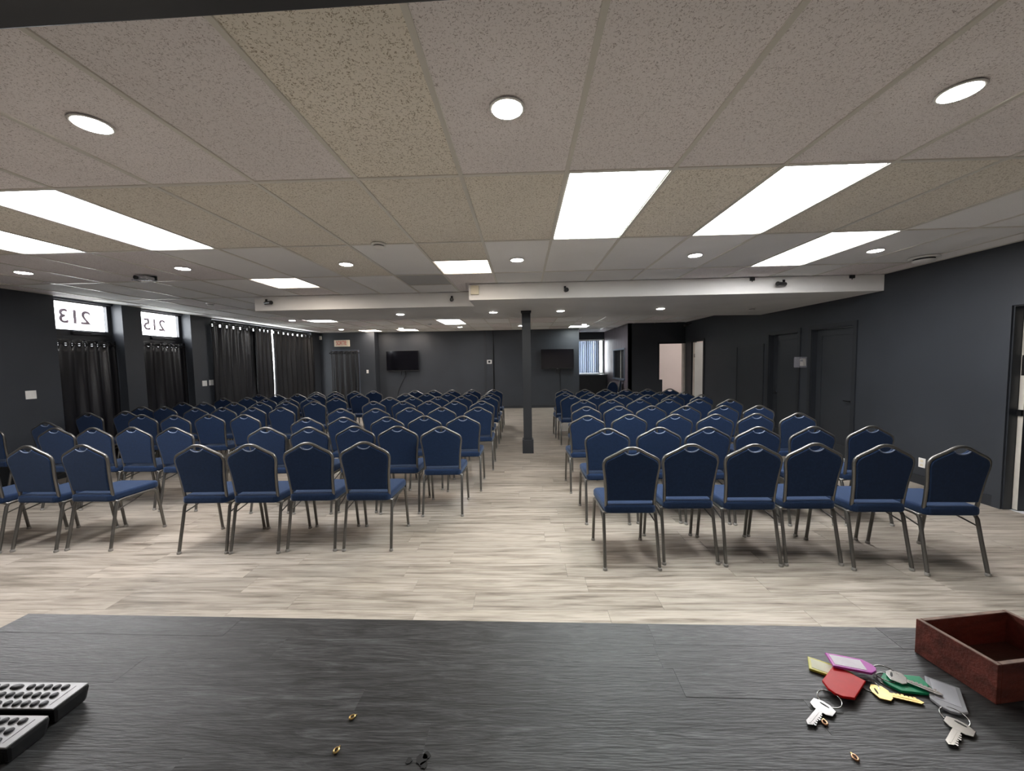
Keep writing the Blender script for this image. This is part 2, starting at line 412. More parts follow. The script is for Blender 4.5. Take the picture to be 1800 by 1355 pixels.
for j in range(-1, 11):
    for i in range(-12, 8):
        x0, x1 = GX+TW*i, GX+TW*(i+1); y0, y1 = GY+TL*j, GY+TL*(j+1)
        x0, x1 = max(x0, XL), min(x1, XR)
        if y0 >= YB-.01:
            x0, x1 = max(x0, 1.9), min(x1, 3.14)
            if x1-x0 < .05 or y0 > 14.85: continue
            y1 = min(y1, 14.9)
        elif y1 > YB:
            y1 = 14.9 if False else YB
        if x0 > -4.2 and x1 < 4.9 and y0 > 5.9 and y1 < 7.75: continue      # hidden above the soffit
        p = PANELS.get((i, j))
        if p and p[1] == 'F': continue
        r = random.random()
        if j == -1: m = {-2: 'tile_beige', -3: 'tile_pinkish'}.get(i, 'tile_pinkish')
        elif j == 0: m = 'tile_beige' if i not in (3, 5, 6) else ('tile_smooth' if i > 4 else 'tile_beige')
        elif j == 1: m = {-5: 'tile_smooth', -4: 'tile_beige', -3: 'tile_smooth', -2: 'tile_beige', -1: 'tile_smooth', -6: 'tile_smooth', 6: 'tile_smooth'}.get(i, 'tile_smooth' if i > -2 else 'tile_pinkish')
        else: m = 'tile_smooth' if r < .75 else 'tile_pinkish'
        if (i, j) in ((5, 0), (6, 0)): m = 'tile_smooth'
        if (i, j) == (7, 0): m = 'tile_dark'
        if p:
            ym = (y0+GY+TL*(j+1))/2
            if p[1] == 'N': tile_piece(x0, x1, ym, y1, m)
            else: tile_piece(x0, x1, y0, ym, m)
        elif (i, j) == (-3, 2):
            ym = (y0+y1)/2; tile_piece(x0, x1, y0, ym, 'tile_dark'); tile_piece(x0, x1, ym, y1, m)
        else: tile_piece(x0, x1, y0, y1, m)
TH = .012
for i in range(-11, 8):
    x = GX+TW*i; y1 = YB if not 1.95 < x < 3.1 else 14.88
    MB().box(x-TH, x+TH, .97, y1, CEIL-.002, CEIL+.006).build('tee', 'tee_paint', ceil)
for j in range(0, 11):
    y = GY+TL*j
    a, b_ = (XL, XR) if y < YB else (1.93, 3.13)
    if y < 14.8: MB().box(a, b_, y-TH, y+TH, CEIL-.0012, CEIL+.005).build('tee', 'tee_paint', ceil)
for i, j in [k for k, v in PANELS.items() if v[1] != 'F']+[(-3, 2)]:
    y = GY+TL*(j+.5); x = GX+TW*i
    MB().box(x+TH, x+TW-TH, y-TH, y+TH, CEIL-.0012, CEIL+.005).build('tee', 'tee_paint', ceil)
for a, b_, c, d in ((XL, XL+.022, 1, YB), (XR-.022, XR, 1, 11.6), (XL, -4.93, 12.648, 12.67), (-4.88, 1.9, 13.018, YB)):
    MB().box(a, b_, c, d, CEIL-.0016, CEIL+.005).build('edge_angle', 'tee_paint', ceil)
SOF = 2.445
s = MB(); s.prism([(-4.15, 5.90), (-.73, 5.90), (-.73, 5.33), (4.84, 5.33), (4.84, 8.0), (2.0, 7.75), (-.7, 7.5), (-4.15, 7.3)], SOF, CEIL-.003)
s.build('soffit', 'soffit_paint', ceil)
panel_words = {(0, 0): 'faintly greenish white light panel, large, nearest the column axis at the front', (2, 0): 'large white light panel just right of the greenish one at the front',
    (4, 1): 'large white light panel at front right, nearest the dark right wall', (-6, 0): 'large white light panel at front left, nearer the room centre',
    (-8, 0): 'large white light panel at front left, cut by the left frame edge', (-6, 2): 'small warm light panel before the soffit end at left',
    (-2, 1): 'small warm light panel before the soffit corner near the ceiling middle', (-9, 5): 'small white light panel beyond the soffit, nearest the long curtains',
    (-4, 6): 'white light panel beyond the soffit, in the middle of the back ceiling', (-9, 8): 'warm light panel over the exit sign at the back wall',
    (-7, 8): 'warm light panel above the left television', (2, 8): 'pale greenish light panel near the window recess'}
for (i, j), (m, half) in PANELS.items():
    x0, x1 = GX+TW*i+TH, GX+TW*(i+1)-TH; y0, y1 = GY+TL*j+TH, GY+TL*(j+1)-TH; ym = GY+TL*(j+.5)
    if half == 'N': y1 = ym-TH
    if half == 'D': y0 = ym+TH
    t = thing('light_panel', panel_words[(i, j)], 'ceiling light', ((x0+x1)/2, (y0+y1)/2, CEIL), group='lay-in light panels of the ceiling')
    z = CEIL+.003; e = .010
    f = MB(); f.box(x0, x0+e, y0, y1, z, z+.03); f.box(x1-e, x1, y0, y1, z, z+.03); f.box(x0+e, x1-e, y0, y0+e, z, z+.03); f.box(x0+e, x1-e, y1-e, y1, z, z+.03)
    f.build('frame', 'white_plastic', t)
    MB().box(x0+e, x1-e, y0+e, y1-e, z+.006, z+.018).build('diffuser', m, t)
def downlight(x, y, z, label):
    t = thing('downlight', label, 'ceiling light', (x, y, z), group='round recessed downlights')
    MB().lathe([(.058, -.001), (.066, -.0035), (.074, -.003), (.076, -.0005), (.076, .0)], (x, y, z-.0022), 32).build('trim_ring', 'white_plastic', t)
    MB().lathe([(.002, -.0105), (.052, -.0095), (.064, -.0062), (.0645, -.005)], (x, y, z), 32).build('lens', 'down_lens', t)
for x, wd in ((-1.88, 'left one'), (-.05, 'middle one, beside the centre line'), (1.815, 'right one')):
    downlight(x, 1.70, CEIL, 'round downlight in the row nearest the counter, ' + wd)
for x, wd in ((-5.48, 'far left, near the left wall'), (-3.68, 'second from the left'), (-1.88, 'third from the left'), (-.045, 'between the two panels at the middle'), (1.815, 'second from the right'), (3.65, 'far right, by the round vent')):
    downlight(x, 4.13, CEIL, 'round downlight in the row before the soffit, ' + wd)
for x, wd in ((-2.12, 'farthest left'), (-.5, 'just left of the column'), (.66, 'just right of the column'), (2.36, 'farthest right')):
    downlight(x, 6.67, SOF, 'round downlight in the soffit underside, ' + wd)
for x, wd in ((-5.48, 'nearest the curtains'), (-3.70, 'second from the curtains'), (-1.88, 'third from the curtains')):
    downlight(x, 9.05, CEIL, 'small round downlight just beyond the soffit, ' + wd)
for x, wd in ((-5.52, 'nearest the exit sign'), (-3.68, 'by the left television'), (-1.88, 'third from the left'), (-.05, 'partly behind the column'), (1.85, 'nearest the window recess')):
    downlight(x, 11.6, CEIL, 'small round downlight in the row nearest the back wall, ' + wd)

# ------------------------------------------------------------------ walls
def wallbox(name, boxes, m='wall_paint'):
    b = MB()
    for q in boxes: b.box(*q)
    return struct(b.build(name, m))
ZT = CEIL+.05
wl = wallbox('wall_left', [(-7.0, XL, YF, 5.42, 0, ZT), (-7.06, XL, 6.36, 6.69, 0, ZT), (-7.06, XL, 7.70, 8.24, 0, ZT), (-7.0, XL, 12.17, 12.8, 0, ZT),
    (-7.06, -6.93, 5.42, 6.36, 2.645, ZT), (-7.06, -6.93, 6.69, 7.70, 2.65, ZT), (-7.0, XL, 8.24, 12.17, 2.635, ZT), (-7.0, XL, 8.24, 12.17, 0, .12),
    (-7.06, -7.0, 5.2, 5.42, 0, ZT)])
wb = wallbox('wall_back', [(-7.0, -4.93, 12.67, 13.2, 2.03, ZT), (-7.0, -6.33, 12.67, 13.2, 0, 2.03), (-5.50, -4.93, 12.67, 13.2, 0, 2.03), (-6.33, -5.50, 12.79, 13.2, 0, 2.03),
    (-4.93, 1.90, YB, 13.2, 0, ZT)])
MB().box(-1.32, -1.24, YB-.012, YB, 0, CEIL).build('panel_strip', 'trim_paint', wb)
MB().box(-4.93, 1.90, YB-.014, YB, 0, .10).build('base_board', 'trim_paint', wb)
wr = wallbox('wall_recess', [(1.78, 1.90, 13.2, 15.05, 0, ZT), (1.78, 3.3, 14.9, 15.05, 0, 1.08), (1.78, 3.3, 14.9, 15.05, 2.38, ZT), (1.78, 2.0, 14.9, 15.05, 1.08, 2.38), (3.10, 3.3, 14.9, 15.05, 1.08, 2.38)])
wf = wallbox('wall_front', [(-7.0, 5.0, YF-.1, YF, 0, ZT)], 'room_white')  # unseen wall behind the camera, made white to bounce light onto the ceiling
wm = wallbox('wall_far_right', [(3.14, 4.04, 11.60, 11.72, 0, ZT), (4.04, 4.84, 11.60, 11.72, 2.04, ZT), (4.04, 4.17, 11.60, 11.72, 0, .97)])
# right wall with its openings
XO = 4.97
wri = wallbox('wall_right', [(XR, XO, YF, 3.10, 0, ZT), (XR, XO, 3.10, 3.95, 2.05, ZT), (XR, XO, 3.95, 5.77, 0, ZT), (XR, XO, 5.77, 6.58, 2.03, ZT),
    (XR, XO, 6.58, 6.90, 0, ZT), (XR, XO, 6.90, 7.69, 2.02, ZT), (XR, XO, 7.69, 10.44, 0, ZT), (XR, XO, 10.44, 11.14, 2.06, ZT), (XR, XO, 11.14, 11.72, 0, ZT)])
def trim(name, boxes, m='trim_paint'):
    b = MB()
    for q in boxes: b.box(*q)
    return struct(b.build(name, m))
trim('baseboard_right', [(XR-.014, XR, YF, 3.03, 0, .11), (XR-.014, XR, 4.02, 5.70, 0, .11), (XR-.014, XR, 6.65, 6.83, 0, .11), (XR-.014, XR, 7.76, 10.38, 0, .11)])
trim('baseboard_left', [(XL, XL+.014, YF, 5.42, 0, .10), (XL, XL+.014, 6.36, 6.69, 0, .10), (XL, XL+.014, 7.70, 8.24, 0, .10)])
# bulkhead above the bar counter, close over the camera
hd = MB().box(-3.6, 3.6, -.24, 0, 0, .24, .004); ang = -.0195
hd.xf(lambda p: Vector((p.x*math.cos(ang)-p.y*math.sin(ang), p.x*math.sin(ang)+p.y*math.cos(ang), 0)) + Vector((0, .9535, 2.44+p.z)))
struct(hd.build('trim_1', 'trim_paint'))

def side_door(name, y0, y1, zt, hy, label):
    """closed door of the right wall: frame, stop, panelled leaf, lever handle"""
    d = sempty(name, (XR, (y0+y1)/2, 0)); d['label'] = label
    f = MB(); fw = .065
    f.box(XR-.018, XR, y0-fw, y0, 0, zt+fw); f.box(XR-.018, XR, y1, y1+fw, 0, zt+fw); f.box(XR-.018, XR, y0, y1, zt, zt+fw)
    f.build('door_frame', 'trim_paint', d)
    j = MB(); j.box(XR, XO, y0, y0+.012, 0, zt); j.box(XR, XO, y1-.012, y1, 0, zt); j.box(XR, XO, y0+.012, y1-.012, zt-.012, zt); j.build('jamb', 'trim_paint', d)
    xl = XR+.075; l = MB(); a, b_, st = y0+.014, y1-.014, .10
    l.box(xl+.012, XO-.005, a, b_, .008, zt-.014)
    l.box(xl, xl+.012, a, a+st, .008, zt-.014); l.box(xl, xl+.012, b_-st, b_, .008, zt-.014); l.box(xl, xl+.012, a+st, b_-st, zt-.014-st, zt-.014); l.box(xl, xl+.012, a+st, b_-st, .008, .2)
    l.build('leaf', 'door_paint', d)
    s_ = 1 if hy < (y0+y1)/2 else -1
    h = MB(); h.lathe([(.024, 0), (.024, .008), (.012, .010), (.011, .045)], (0, 0, 0), 16, axis='x').xf(lambda p: Vector((xl-p.x, hy+p.y, .90+p.z)))
    h.tube([(xl-.042, hy, .90), (xl-.045, hy+.03*s_, .90), (xl-.045, hy+.115*s_, .902)], .008, 8)
    h.build('lever_handle', 'black_metal', d)
    return d
side_door('door_1', 6.90, 7.69, 2.02, 7.60, 'black panelled door with lever handle, farther along the right wall')
side_door('door_2', 5.77, 6.58, 2.03, 5.84, 'black panelled door with lever handle, nearer along the right wall')
# doorway at the right edge, white room beyond
d3 = sempty('door_3', (XR, 3.5, 0)); d3['label'] = 'dark doorway at the right edge with a pale door standing open behind it'
f = MB(); f.box(XR-.018, XR, 3.95, 4.02, 0, 2.12); f.box(XR-.018, XR, 3.03, 3.10, 0, 2.12); f.box(XR-.018, XR, 3.10, 3.95, 2.05, 2.12); f.build('door_frame', 'wall_paint', d3)
f = MB(); f.box(XR, 4.92, 3.938, 3.95, 0, 2.05); f.box(XR, XO, 3.10, 3.112, 0, 2.05); f.box(XR, 4.92, 3.112, 3.938, 2.038, 2.05); f.build('jamb', 'trim_paint', d3)
MB().box(4.928, 5.70, 3.896, 3.937, .01, 2.03).build('leaf', 'trim_paint', d3)
MB().box(4.9255, 4.928, 3.896, 3.937, .01, 2.03).build('edge_strip', 'beige_edge', d3)
MB().box(4.924, 4.9255, 3.905, 3.930, 1.36, 1.56).build('strike_plate', 'steel', d3)
MB().box(4.905, 4.9255, 3.896, 3.935, .96, 1.02).build('latch', 'black_metal', d3)
wallbox('wall_closet', [(7.0, 7.1, 2.0, 5.2, 0, ZT), (XO, 7.0, 2.0, 2.1, 0, ZT), (XO, 7.0, 5.1, 5.2, 0, ZT)])
MB().box(4.90, 7.0, 2.1, 5.1, -.005, .001).build('tile_floor', 'tile_floor_white', floor)

# access panel, thermostat guard, conduit, outlet on the right wall
p = thing('access_panel', 'flush black access panel in the right wall beyond the two doors', 'panel', (XR, 8.34, .9))
b = MB(); y0, y1 = 7.88, 8.80
b.box(XR-.008, XR, y0, y1, .25, 1.82); b.build('panel_leaf', 'door_paint', p)
b = MB(); b.box(XR-.016, XR, y0-.035, y0, .22, 1.855); b.box(XR-.016, XR, y1, y1+.035, .22, 1.855); b.box(XR-.016, XR, y0, y1, 1.82, 1.855); b.box(XR-.016, XR, y0, y1, .22, .25); b.build('panel_frame', 'trim_paint', p)
t = thing('thermostat_guard', 'clear plastic guard box over a beige thermostat between the black doors', 'thermostat', (XR, 6.78, 1.49))
MB().box(XR-.085, XR-.08, 6.69, 6.87, 1.40, 1.575).build('guard_front', 'guard_plastic', t)
b = MB(); b.box(XR-.085, XR, 6.685, 6.69, 1.40, 1.575); b.box(XR-.085, XR, 6.87, 6.875, 1.40, 1.575); b.box(XR-.085, XR, 6.69, 6.87, 1.395, 1.40); b.box(XR-.085, XR, 6.69, 6.87, 1.575, 1.58); b.build('guard_sides', 'guard_plastic', t)
th = MB().box(XR-.045, XR-.001, 6.70, 6.79, 1.425, 1.55, .006).build('thermostat_body', 'cream_plastic', t)
MB().box(XR-.048, XR-.045, 6.715, 6.775, 1.50, 1.53).build('display', 'dark_slot', t)
tag(MB().tube([(XR-.012, 6.845, .12), (XR-.012, 6.845, 1.395)], .010, 8).build('conduit', 'black_metal'), 'thin black conduit rising to the thermostat guard on the right wall', 'pipe')
t = thing('wall_outlet', 'white outlet plate low on the right wall behind the last front chairs', 'outlet', (XR, 4.735, .27))
MB().box(XR-.008, XR, 4.695, 4.775, .21, .325, .003).build('plate', 'white_plastic', t)
for z in (.24, .29): MB().box(XR-.0095, XR-.008, 4.718, 4.752, z-.014, z+.014).build('socket', 'cream_plastic', t)

# far-right corner: lit back room with open white door
wallbox('wall_room', [(3.14, 7.1, 13.6, 13.7, 0, ZT), (7.0, 7.1, 10.2, 13.6, 0, ZT), (XO, 7.0, 10.1, 10.2, 0, ZT), (3.262, 3.30, 11.72, 13.6, 0, ZT)], 'room_white')
MB().box(3.15, 7.0, 10.2, 13.6, -.004, .002).build('room_floor', 'tile_floor_white', floor)
t = thing('unseen_room_lamp', 'square ceiling lamp in the back room behind the far right wall', 'ceiling light', (5.2, 12.4, ZT))
MB().box(4.9, 5.5, 12.1, 12.7, 2.66, 2.712).build('housing', 'white_plastic', t); MB().box(4.92, 5.48, 12.12, 12.68, 2.652, 2.66).build('diffuser', 'lamp_room', t)
t = thing('unseen_room_lamp', 'added unseen ceiling lamp that lights the open pale door at far right', 'ceiling light', (6.1, 10.62, ZT))
MB().box(5.8, 6.4, 10.35, 10.9, 2.66, 2.712).build('housing', 'white_plastic', t); MB().box(5.82, 6.38, 10.37, 10.88, 2.652, 2.66).build('diffuser', 'lamp_room', t)  # added lamp, out of view, to brighten the face of the open door
f = MB(); f.box(4.04, 4.075, 11.585, 11.60, .97, 2.075); f.box(4.04, 4.84, 11.585, 11.60, 2.04, 2.075)
struct(f.build('trim_2', 'trim_paint'))
f = MB(); f.box(4.79, 4.84, 11.59, 11.73, 0, 2.04)
struct(f.build('trim_3', 'beige_edge'))
d4 = sempty('door_4', (4.9, 10.8, 0)); d4['label'] = 'pale door standing open in the far right corner'
f = MB(); f.box(XR-.018, XR, 10.38, 10.44, 0, 2.12); f.box(XR-.018, XR, 11.14, 11.20, 0, 2.12); f.box(XR-.018, XR, 10.44, 11.14, 2.06, 2.12); f.build('door_frame', 'trim_paint', d4)
MB().box(XR+.02, 5.62, 11.085, 11.128, .01, 2.04).build('leaf', 'door_white', d4)
MB().box(XR+.004, XR+.05, 11.07, 11.085, .01, 2.04).build('hinge_strip', 'beige_edge', d4)
MB().box(XR+.03, XR+.05, 11.062, 11.07, 1.62, 1.72).build('hinge', 'steel', d4)

# slatted wall with hatch between recess and back room
ws = wallbox('wall_slatted', [(3.155, 3.262, 11.60, 14.9, 0, .99), (3.155, 3.262, 11.60, 14.9, 1.90, ZT), (3.155, 3.262, 11.60, 11.95, .99, 1.90), (3.155, 3.262, 13.34, 14.9, .99, 1.90)], 'trim_paint')
yy = 11.605
while yy < 14.88:
    y1 = min(yy+.098, 14.895)
    if 11.90 < (yy+y1)/2 < 13.40:
        MB().box(3.137, 3.155, yy, y1, 1.93, CEIL).build('board', 'slat_wood', ws); MB().box(3.137, 3.155, yy, y1, 0, .95).build('board', 'slat_wood', ws)
    else: MB().box(3.137, 3.155, yy, y1, 0, CEIL).build('board', 'slat_wood', ws)
    yy += .102
t = thing('service_hatch', 'framed service hatch in the slatted wall, dark inside made by added black panels', 'hatch', (3.14, 12.64, .95))
f = MB(); f.box(3.118, 3.155, 11.90, 11.95, .94, 1.95); f.box(3.118, 3.155, 13.34, 13.39, .94, 1.95); f.box(3.118, 3.155, 11.95, 13.34, 1.90, 1.95); f.box(3.09, 3.155, 11.88, 13.41, .94, .985); f.build('hatch_frame', 'reveal_paint', t)
MB().box(3.20, 3.215, 11.952, 12.66, .99, 1.90).build('added_dark_panel', 'dark_slot', t); MB().box(3.222, 3.237, 12.62, 13.338, .99, 1.90).build('added_dark_panel', 'dark_slot', t)  # black panels added so the opening stays dark against the bright room
MB().box(3.188, 3.20, 12.615, 12.66, .99, 1.90).build('pull_strip', 'beige_edge', t)

# recess window with vertical blinds
win = sempty('window_3', (2.55, 14.95, 1.08)); win['label'] = 'small window with grey vertical blinds in the recess right of the back wall'
f = MB(); f.box(2.0, 2.04, 14.93, 15.0, 1.08, 2.38); f.box(3.06, 3.10, 14.93, 15.0, 1.08, 2.38); f.box(2.04, 3.06, 14.93, 15.0, 2.33, 2.38); f.box(2.04, 3.06, 14.93, 15.0, 1.08, 1.13); f.build('window_frame', 'white_plastic', win)
MB().box(2.04, 3.06, 14.965, 14.972, 1.13, 2.33).build('pane', 'glass', win)
MB().box(1.95, 3.125, 14.84, 14.905, 1.05, 1.085).build('window_sill', 'white_plastic', win)
bl = thing('vertical_blind', 'grey-blue vertical blind hanging in the recess window', 'blind', (2.5, 14.86, 2.36))
MB().box(1.98, 3.11, 14.83, 14.895, 2.33, 2.385).build('head_rail', 'white_plastic', bl)
for k in range(13):
    x = 2.0+k*.076; a = math.radians(15+random.uniform(-5, 11))
    q = MB().box(-.044, .044, -.0012, .0012, 1.10, 2.33); q.xf(lambda p: Vector((p.x*math.cos(a)-p.y*math.sin(a)+x, p.x*math.sin(a)+p.y*math.cos(a)+14.862, p.z)))
    q.build('slat', 'blind_slat', bl)
c = thing('low_cabinet', 'low black cabinet under the recess window', 'cabinet', (2.5, 14.5, 0))
MB().box(1.92, 3.10, 14.30, 14.82, .06, 1.02).build('body', 'black_plastic', c); MB().box(1.91, 3.11, 14.27, 14.83, 1.02, 1.05).build('top', 'trim_paint', c); MB().box(1.95, 3.07, 14.36, 14.80, 0, .06).build('plinth', 'black_plastic', c)
for x in (1.935, 2.515): MB().box(x, x+.57, 14.282, 14.30, .09, 1.0, .004).build('door', 'black_plastic', c)

# ------------------------------------------------------------------ left wall: two glazed doors with number transoms, curtained window front
OX = -6.99
def entry_door(name, y0, y1, number, label, wlabel, clabel, wname):
    d = sempty(name, (OX, (y0+y1)/2, 0)); d['label'] = label
    st = .075
    f = MB(); f.box(OX-.05, OX+.0, y0, y0+st, 0, 2.10); f.box(OX-.05, OX, y1-st, y1, 0, 2.10); f.box(OX-.05, OX, y0+st, y1-st, 0, .25); f.box(OX-.05, OX, y0+st, y1-st, 2.0, 2.10); f.build('door_frame', 'window_frame', d)
    MB().box(OX-.028, OX-.02, y0+st, y1-st, .25, 2.0).build('pane', 'tinted_glass', d)
    pb = MB(); pb.tube([(OX+.022, y0+.10, 1.02), (OX+.022, y1-.10, 1.02)], .013, 8); pb.box(OX, OX+.03, y0+.09, y0+.12, 1.0, 1.04); pb.box(OX, OX+.03, y1-.12, y1-.09, 1.0, 1.04); pb.build('push_bar', 'black_metal', d)
    cl = MB(); cl.box(OX, OX+.05, y0+.34, y0+.60, 2.125, 2.185, .005); cl.tube([(OX+.04, y0+.55, 2.15), (OX+.07, y0+.68, 2.145), (OX+.02, y0+.86, 2.14)], .008, 6); cl.build('door_closer', 'black_metal', d)
    wn = sempty(wname, (OX, (y0+y1)/2, 2.2)); wn['label'] = wlabel
    zt = 2.645
    f = MB(); f.box(OX-.05, OX+.01, y0, y1, 2.10, 2.205); f.box(OX-.05, OX+.01, y0, y0+.03, 2.205, zt); f.box(OX-.05, OX+.01, y1-.06, y1, 2.205, zt); f.box(OX-.05, OX+.01, y0+.03, y1-.06, zt-.02, zt); f.build('window_frame', 'window_frame', wn)
    MB().box(OX-.030, OX-.024, y0+.03, y1-.06, 2.205, zt-.02).build('pane', 'glass', wn)
    mtx = Matrix(((0, 0, -1, OX-.033), (-1, 0, 0, (y0+y1)/2-.02), (0, 1, 0, 2.40), (0, 0, 0, 1)))
    text_mesh('number_film', number, .30, mtx, 'number_film', .0006, wn)
    return d
entry_door('door_5', 5.42, 6.36, '213', 'black framed glass entry door under the transom marked 213', 'transom window marked 213, read from behind', '', 'window_1')
entry_door('door_6', 6.69, 7.70, '215', 'black framed glass entry door under the transom marked 215', 'transom window marked 215, read from behind', '', 'window_2')
wbig = sempty('window_4', (-6.93, 10.2, .12)); wbig['label'] = 'wide shop window hidden behind the long black curtains'
f = MB(); x0, x1 = -6.97, -6.91
f.box(x0, x1, 8.24, 12.17, .12, .20); f.box(x0, x1, 8.24, 12.17, 2.585, 2.635)
for y in (8.24, 9.53, 10.82, 12.11): f.box(x0, x1, y, y+.06, .20, 2.585)
f.build('window_frame', 'window_frame', wbig)
for y in (8.30, 9.59, 10.88): MB().box(-6.944, -6.938, y, y+1.23, .20, 2.585).build('pane', 'glass', wbig)
MB().box(-40, -7.06, -30, 50, -.3, -.15).build('pavement', 'outside_ground', floor)

def curtain(name, label, x, y0, y1, z0, z1, folds, amp, m, group, cols=None, pinch=0., edge0=0., edge1=0., axis='x', facing=1):
    """wavy cloth hung from ring holes; edge0/edge1 pull the lower corners aside"""
    t = thing(name, label, 'curtain', (x, (y0+y1)/2, z0) if axis == 'x' else ((y0+y1)/2, x, z0), group=group)
    per = 8; nc = folds*per; nz = 22; vs = []; W = y1-y0
    hz = z1-.075
    zs = [z0+(z1-.105-z0)*k/nz for k in range(nz+1)]+[z1-.045, z1]
    ph = [random.uniform(-.35, .35) for _ in range(folds+2)]; am = [random.uniform(.65, 1.25) for _ in range(folds+2)]
    for z in zs:
        v = (z1-z)/(z1-z0)
        for c_ in range(nc+1):
            u = c_/nc; k = c_/per; i = int(k); fr = k-i
            a = amp*(am[i]*(1-fr)+am[i+1]*fr)*(.55+.6*v)
            pp = (ph[i]*(1-fr)+ph[i+1]*fr)*v
            yy = y0+W*u + edge0*(1-u)**6*v**5 - edge1*u**6*v**5 + .004*math.sin(9*v+k*2.1)*v
            xx = x + facing*a*math.sin(2*PI*k+pp*2) + facing*.010*math.sin(5*v+k*1.3)
            vs.append((xx, yy, z) if axis == 'x' else (yy, xx, z))
    fs = []; rings = []
    R_ = len(zs)
    for r in range(R_-1):
        for c_ in range(nc):
            if r == R_-3 and c_ % per in (0, 4): continue       # the eyelet openings
            a = r*(nc+1)+c_; fs.append((a, a+1, a+nc+2, a+nc+1))
    b = MB(); b.add(vs, fs, True); cl = b.build('cloth', m, t)
    sd = cl.modifiers.new('thick', 'SOLIDIFY'); sd.thickness = .003; sd.offset = 0
    for r in range(folds*2):
        c_ = (r//2)*per+(0 if r % 2 == 0 else 4)
        q = [vs[(R_-3)*(nc+1)+c_], vs[(R_-3)*(nc+1)+c_+1], vs[(R_-2)*(nc+1)+c_], vs[(R_-2)*(nc+1)+c_+1]]
        cc = sum((Vector(p) for p in q), Vector())/4; e = (Vector(q[1])-Vector(q[0])).normalized(); n_ = e.cross(Vector((0, 0, 1)))
        ring = [cc+(e*math.cos(2*PI*k/12)*.030+Vector((0, 0, 1))*math.sin(2*PI*k/12)*.034) for k in range(12)]
        MB().tube(ring, .0075, 6, closed=True).build('eyelet', 'black_metal', t)
    return t
curtain('long_curtain', 'long black window curtain nearest the wall pillar', -6.705, 8.12, 9.60, .04, 2.565, 7, .045, 'curtain', 'black window curtains', edge1=.20)
curtain('long_curtain', 'narrow middle black window curtain left of the light slit', -6.625, 9.36, 10.00, .04, 2.565, 4, .028, 'curtain', 'black window curtains', edge0=.13, edge1=.05)
curtain('long_curtain', 'long black window curtain right of the light slit', -6.705, 10.155, 12.14, .04, 2.565, 9, .05, 'curtain', 'black window curtains', edge0=.05)
def rod(name, label, a, b_, r=.012):
    t = thing(name, label, 'curtain rod', tuple((Vector(a)+Vector(b_))/2))
    MB().tube([a, b_], r, 10).build('rod', 'black_metal', t)
    for e in (a, b_):
        MB().lathe([(.004, -.022), (.018, -.012), (.022, 0), (.018, .012), (.004, .022)], e, 12).build('finial', 'black_metal', t)
    d = (Vector(b_)-Vector(a)).normalized()
    for e in (Vector(a)+d*.06, Vector(b_)-d*.06):
        off = Vector((-1, 0, 0)) if abs(d.y) > .5 else Vector((0, 1, 0))
        MB().tube([e, e+off*.16], .006, 6).build('bracket', 'black_metal', t)
    return t
rod('curtain_rod', 'long black rod carrying the window curtains at left', (-6.70, 8.10, 2.49), (-6.70, 12.16, 2.49))
curtain('door_curtain', 'black satin curtain on the entry door nearer the camera', -6.925, 5.43, 6.35, .06, 2.05, 5, .022, 'satin_curtain', 'black door curtains')
curtain('door_curtain', 'black satin curtain on the entry door between the wall pillars', -6.925, 6.70, 7.69, .06, 2.08, 5, .022, 'satin_curtain', 'black door curtains')
rod('curtain_rod', 'short black curtain rod on the entry door nearer the camera', (-6.925, 5.45, 1.975), (-6.925, 6.33, 1.975), .009)
rod('curtain_rod', 'short black curtain rod on the entry door between the wall pillars', (-6.925, 6.72, 2.005), (-6.925, 7.67, 2.005), .009)
def switch(name, label, loc, n, axis='x', s=1, wdt=None):
    t = thing(name, label, 'switch', loc); W = wdt or (.07+.046*(n-1)); h = .115
    P = lambda a, b_, c_, d, z0, z1, ch=0: MB().box(loc[0]+s*a, loc[0]+s*b_, loc[1]+c_, loc[1]+d, loc[2]+z0, loc[2]+z1, ch) if axis == 'x' else MB().box(loc[0]+c_, loc[0]+d, loc[1]+s*a, loc[1]+s*b_, loc[2]+z0, loc[2]+z1, ch)
    P(0, .007, -W/2, W/2, -h/2, h/2, .002).build('plate', 'white_plastic', t)
    for k in range(n):
        c_ = -W/2+.035+.046*k; P(.007, .011, c_-.016, c_+.016, -.033, .033, .0015).build('rocker', 'white_plastic', t)
switch('wall_switch', 'white double switch plate on the left wall before the 213 door', (XL, 5.062, 1.25), 2)
switch('wall_switch', 'white switch plate on the second pillar, nearer one', (XL, 7.945, 1.245), 2)
switch('wall_switch', 'white switch plate on the second pillar, beside the long curtains', (XL, 8.12, 1.25), 2)
switch('wall_switch', 'white switch plate on the back wall between door curtain and television', (-5.20, 12.67, 1.345), 1, 'y', -1)

# ------------------------------------------------------------------ back wall: curtained door, exit sign, televisions, thermostat
d7 = sempty('door_7', (-5.91, 12.70, 0)); d7['label'] = 'curtained exit door at the left end of the back wall'
f = MB(); f.box(-6.37, -6.33, 12.655, 12.67, 0, 2.07); f.box(-5.50, -5.46, 12.655, 12.67, 0, 2.07); f.box(-6.33, -5.50, 12.655, 12.67, 2.03, 2.07); f.build('door_frame', 'reveal_paint', d7)
MB().box(-6.33, -5.50, 12.75, 12.79, .01, 2.03).build('leaf', 'door_paint', d7)
curtain('door_curtain', 'black curtain over the exit door at the back wall', 12.615, -6.40, -5.47, .10, 2.05, 5, .028, 'curtain', 'black door curtains', edge0=-.02, edge1=.08, axis='y', facing=1)
rod('curtain_rod', 'short black rod above the exit door at the back wall', (-6.43, 12.615, 1.975), (-5.44, 12.615, 1.975), .009)
sg = thing('exit_sign', 'cream exit sign with red letters above the curtained back door', 'exit sign', (-6.0, 12.67, 2.30))
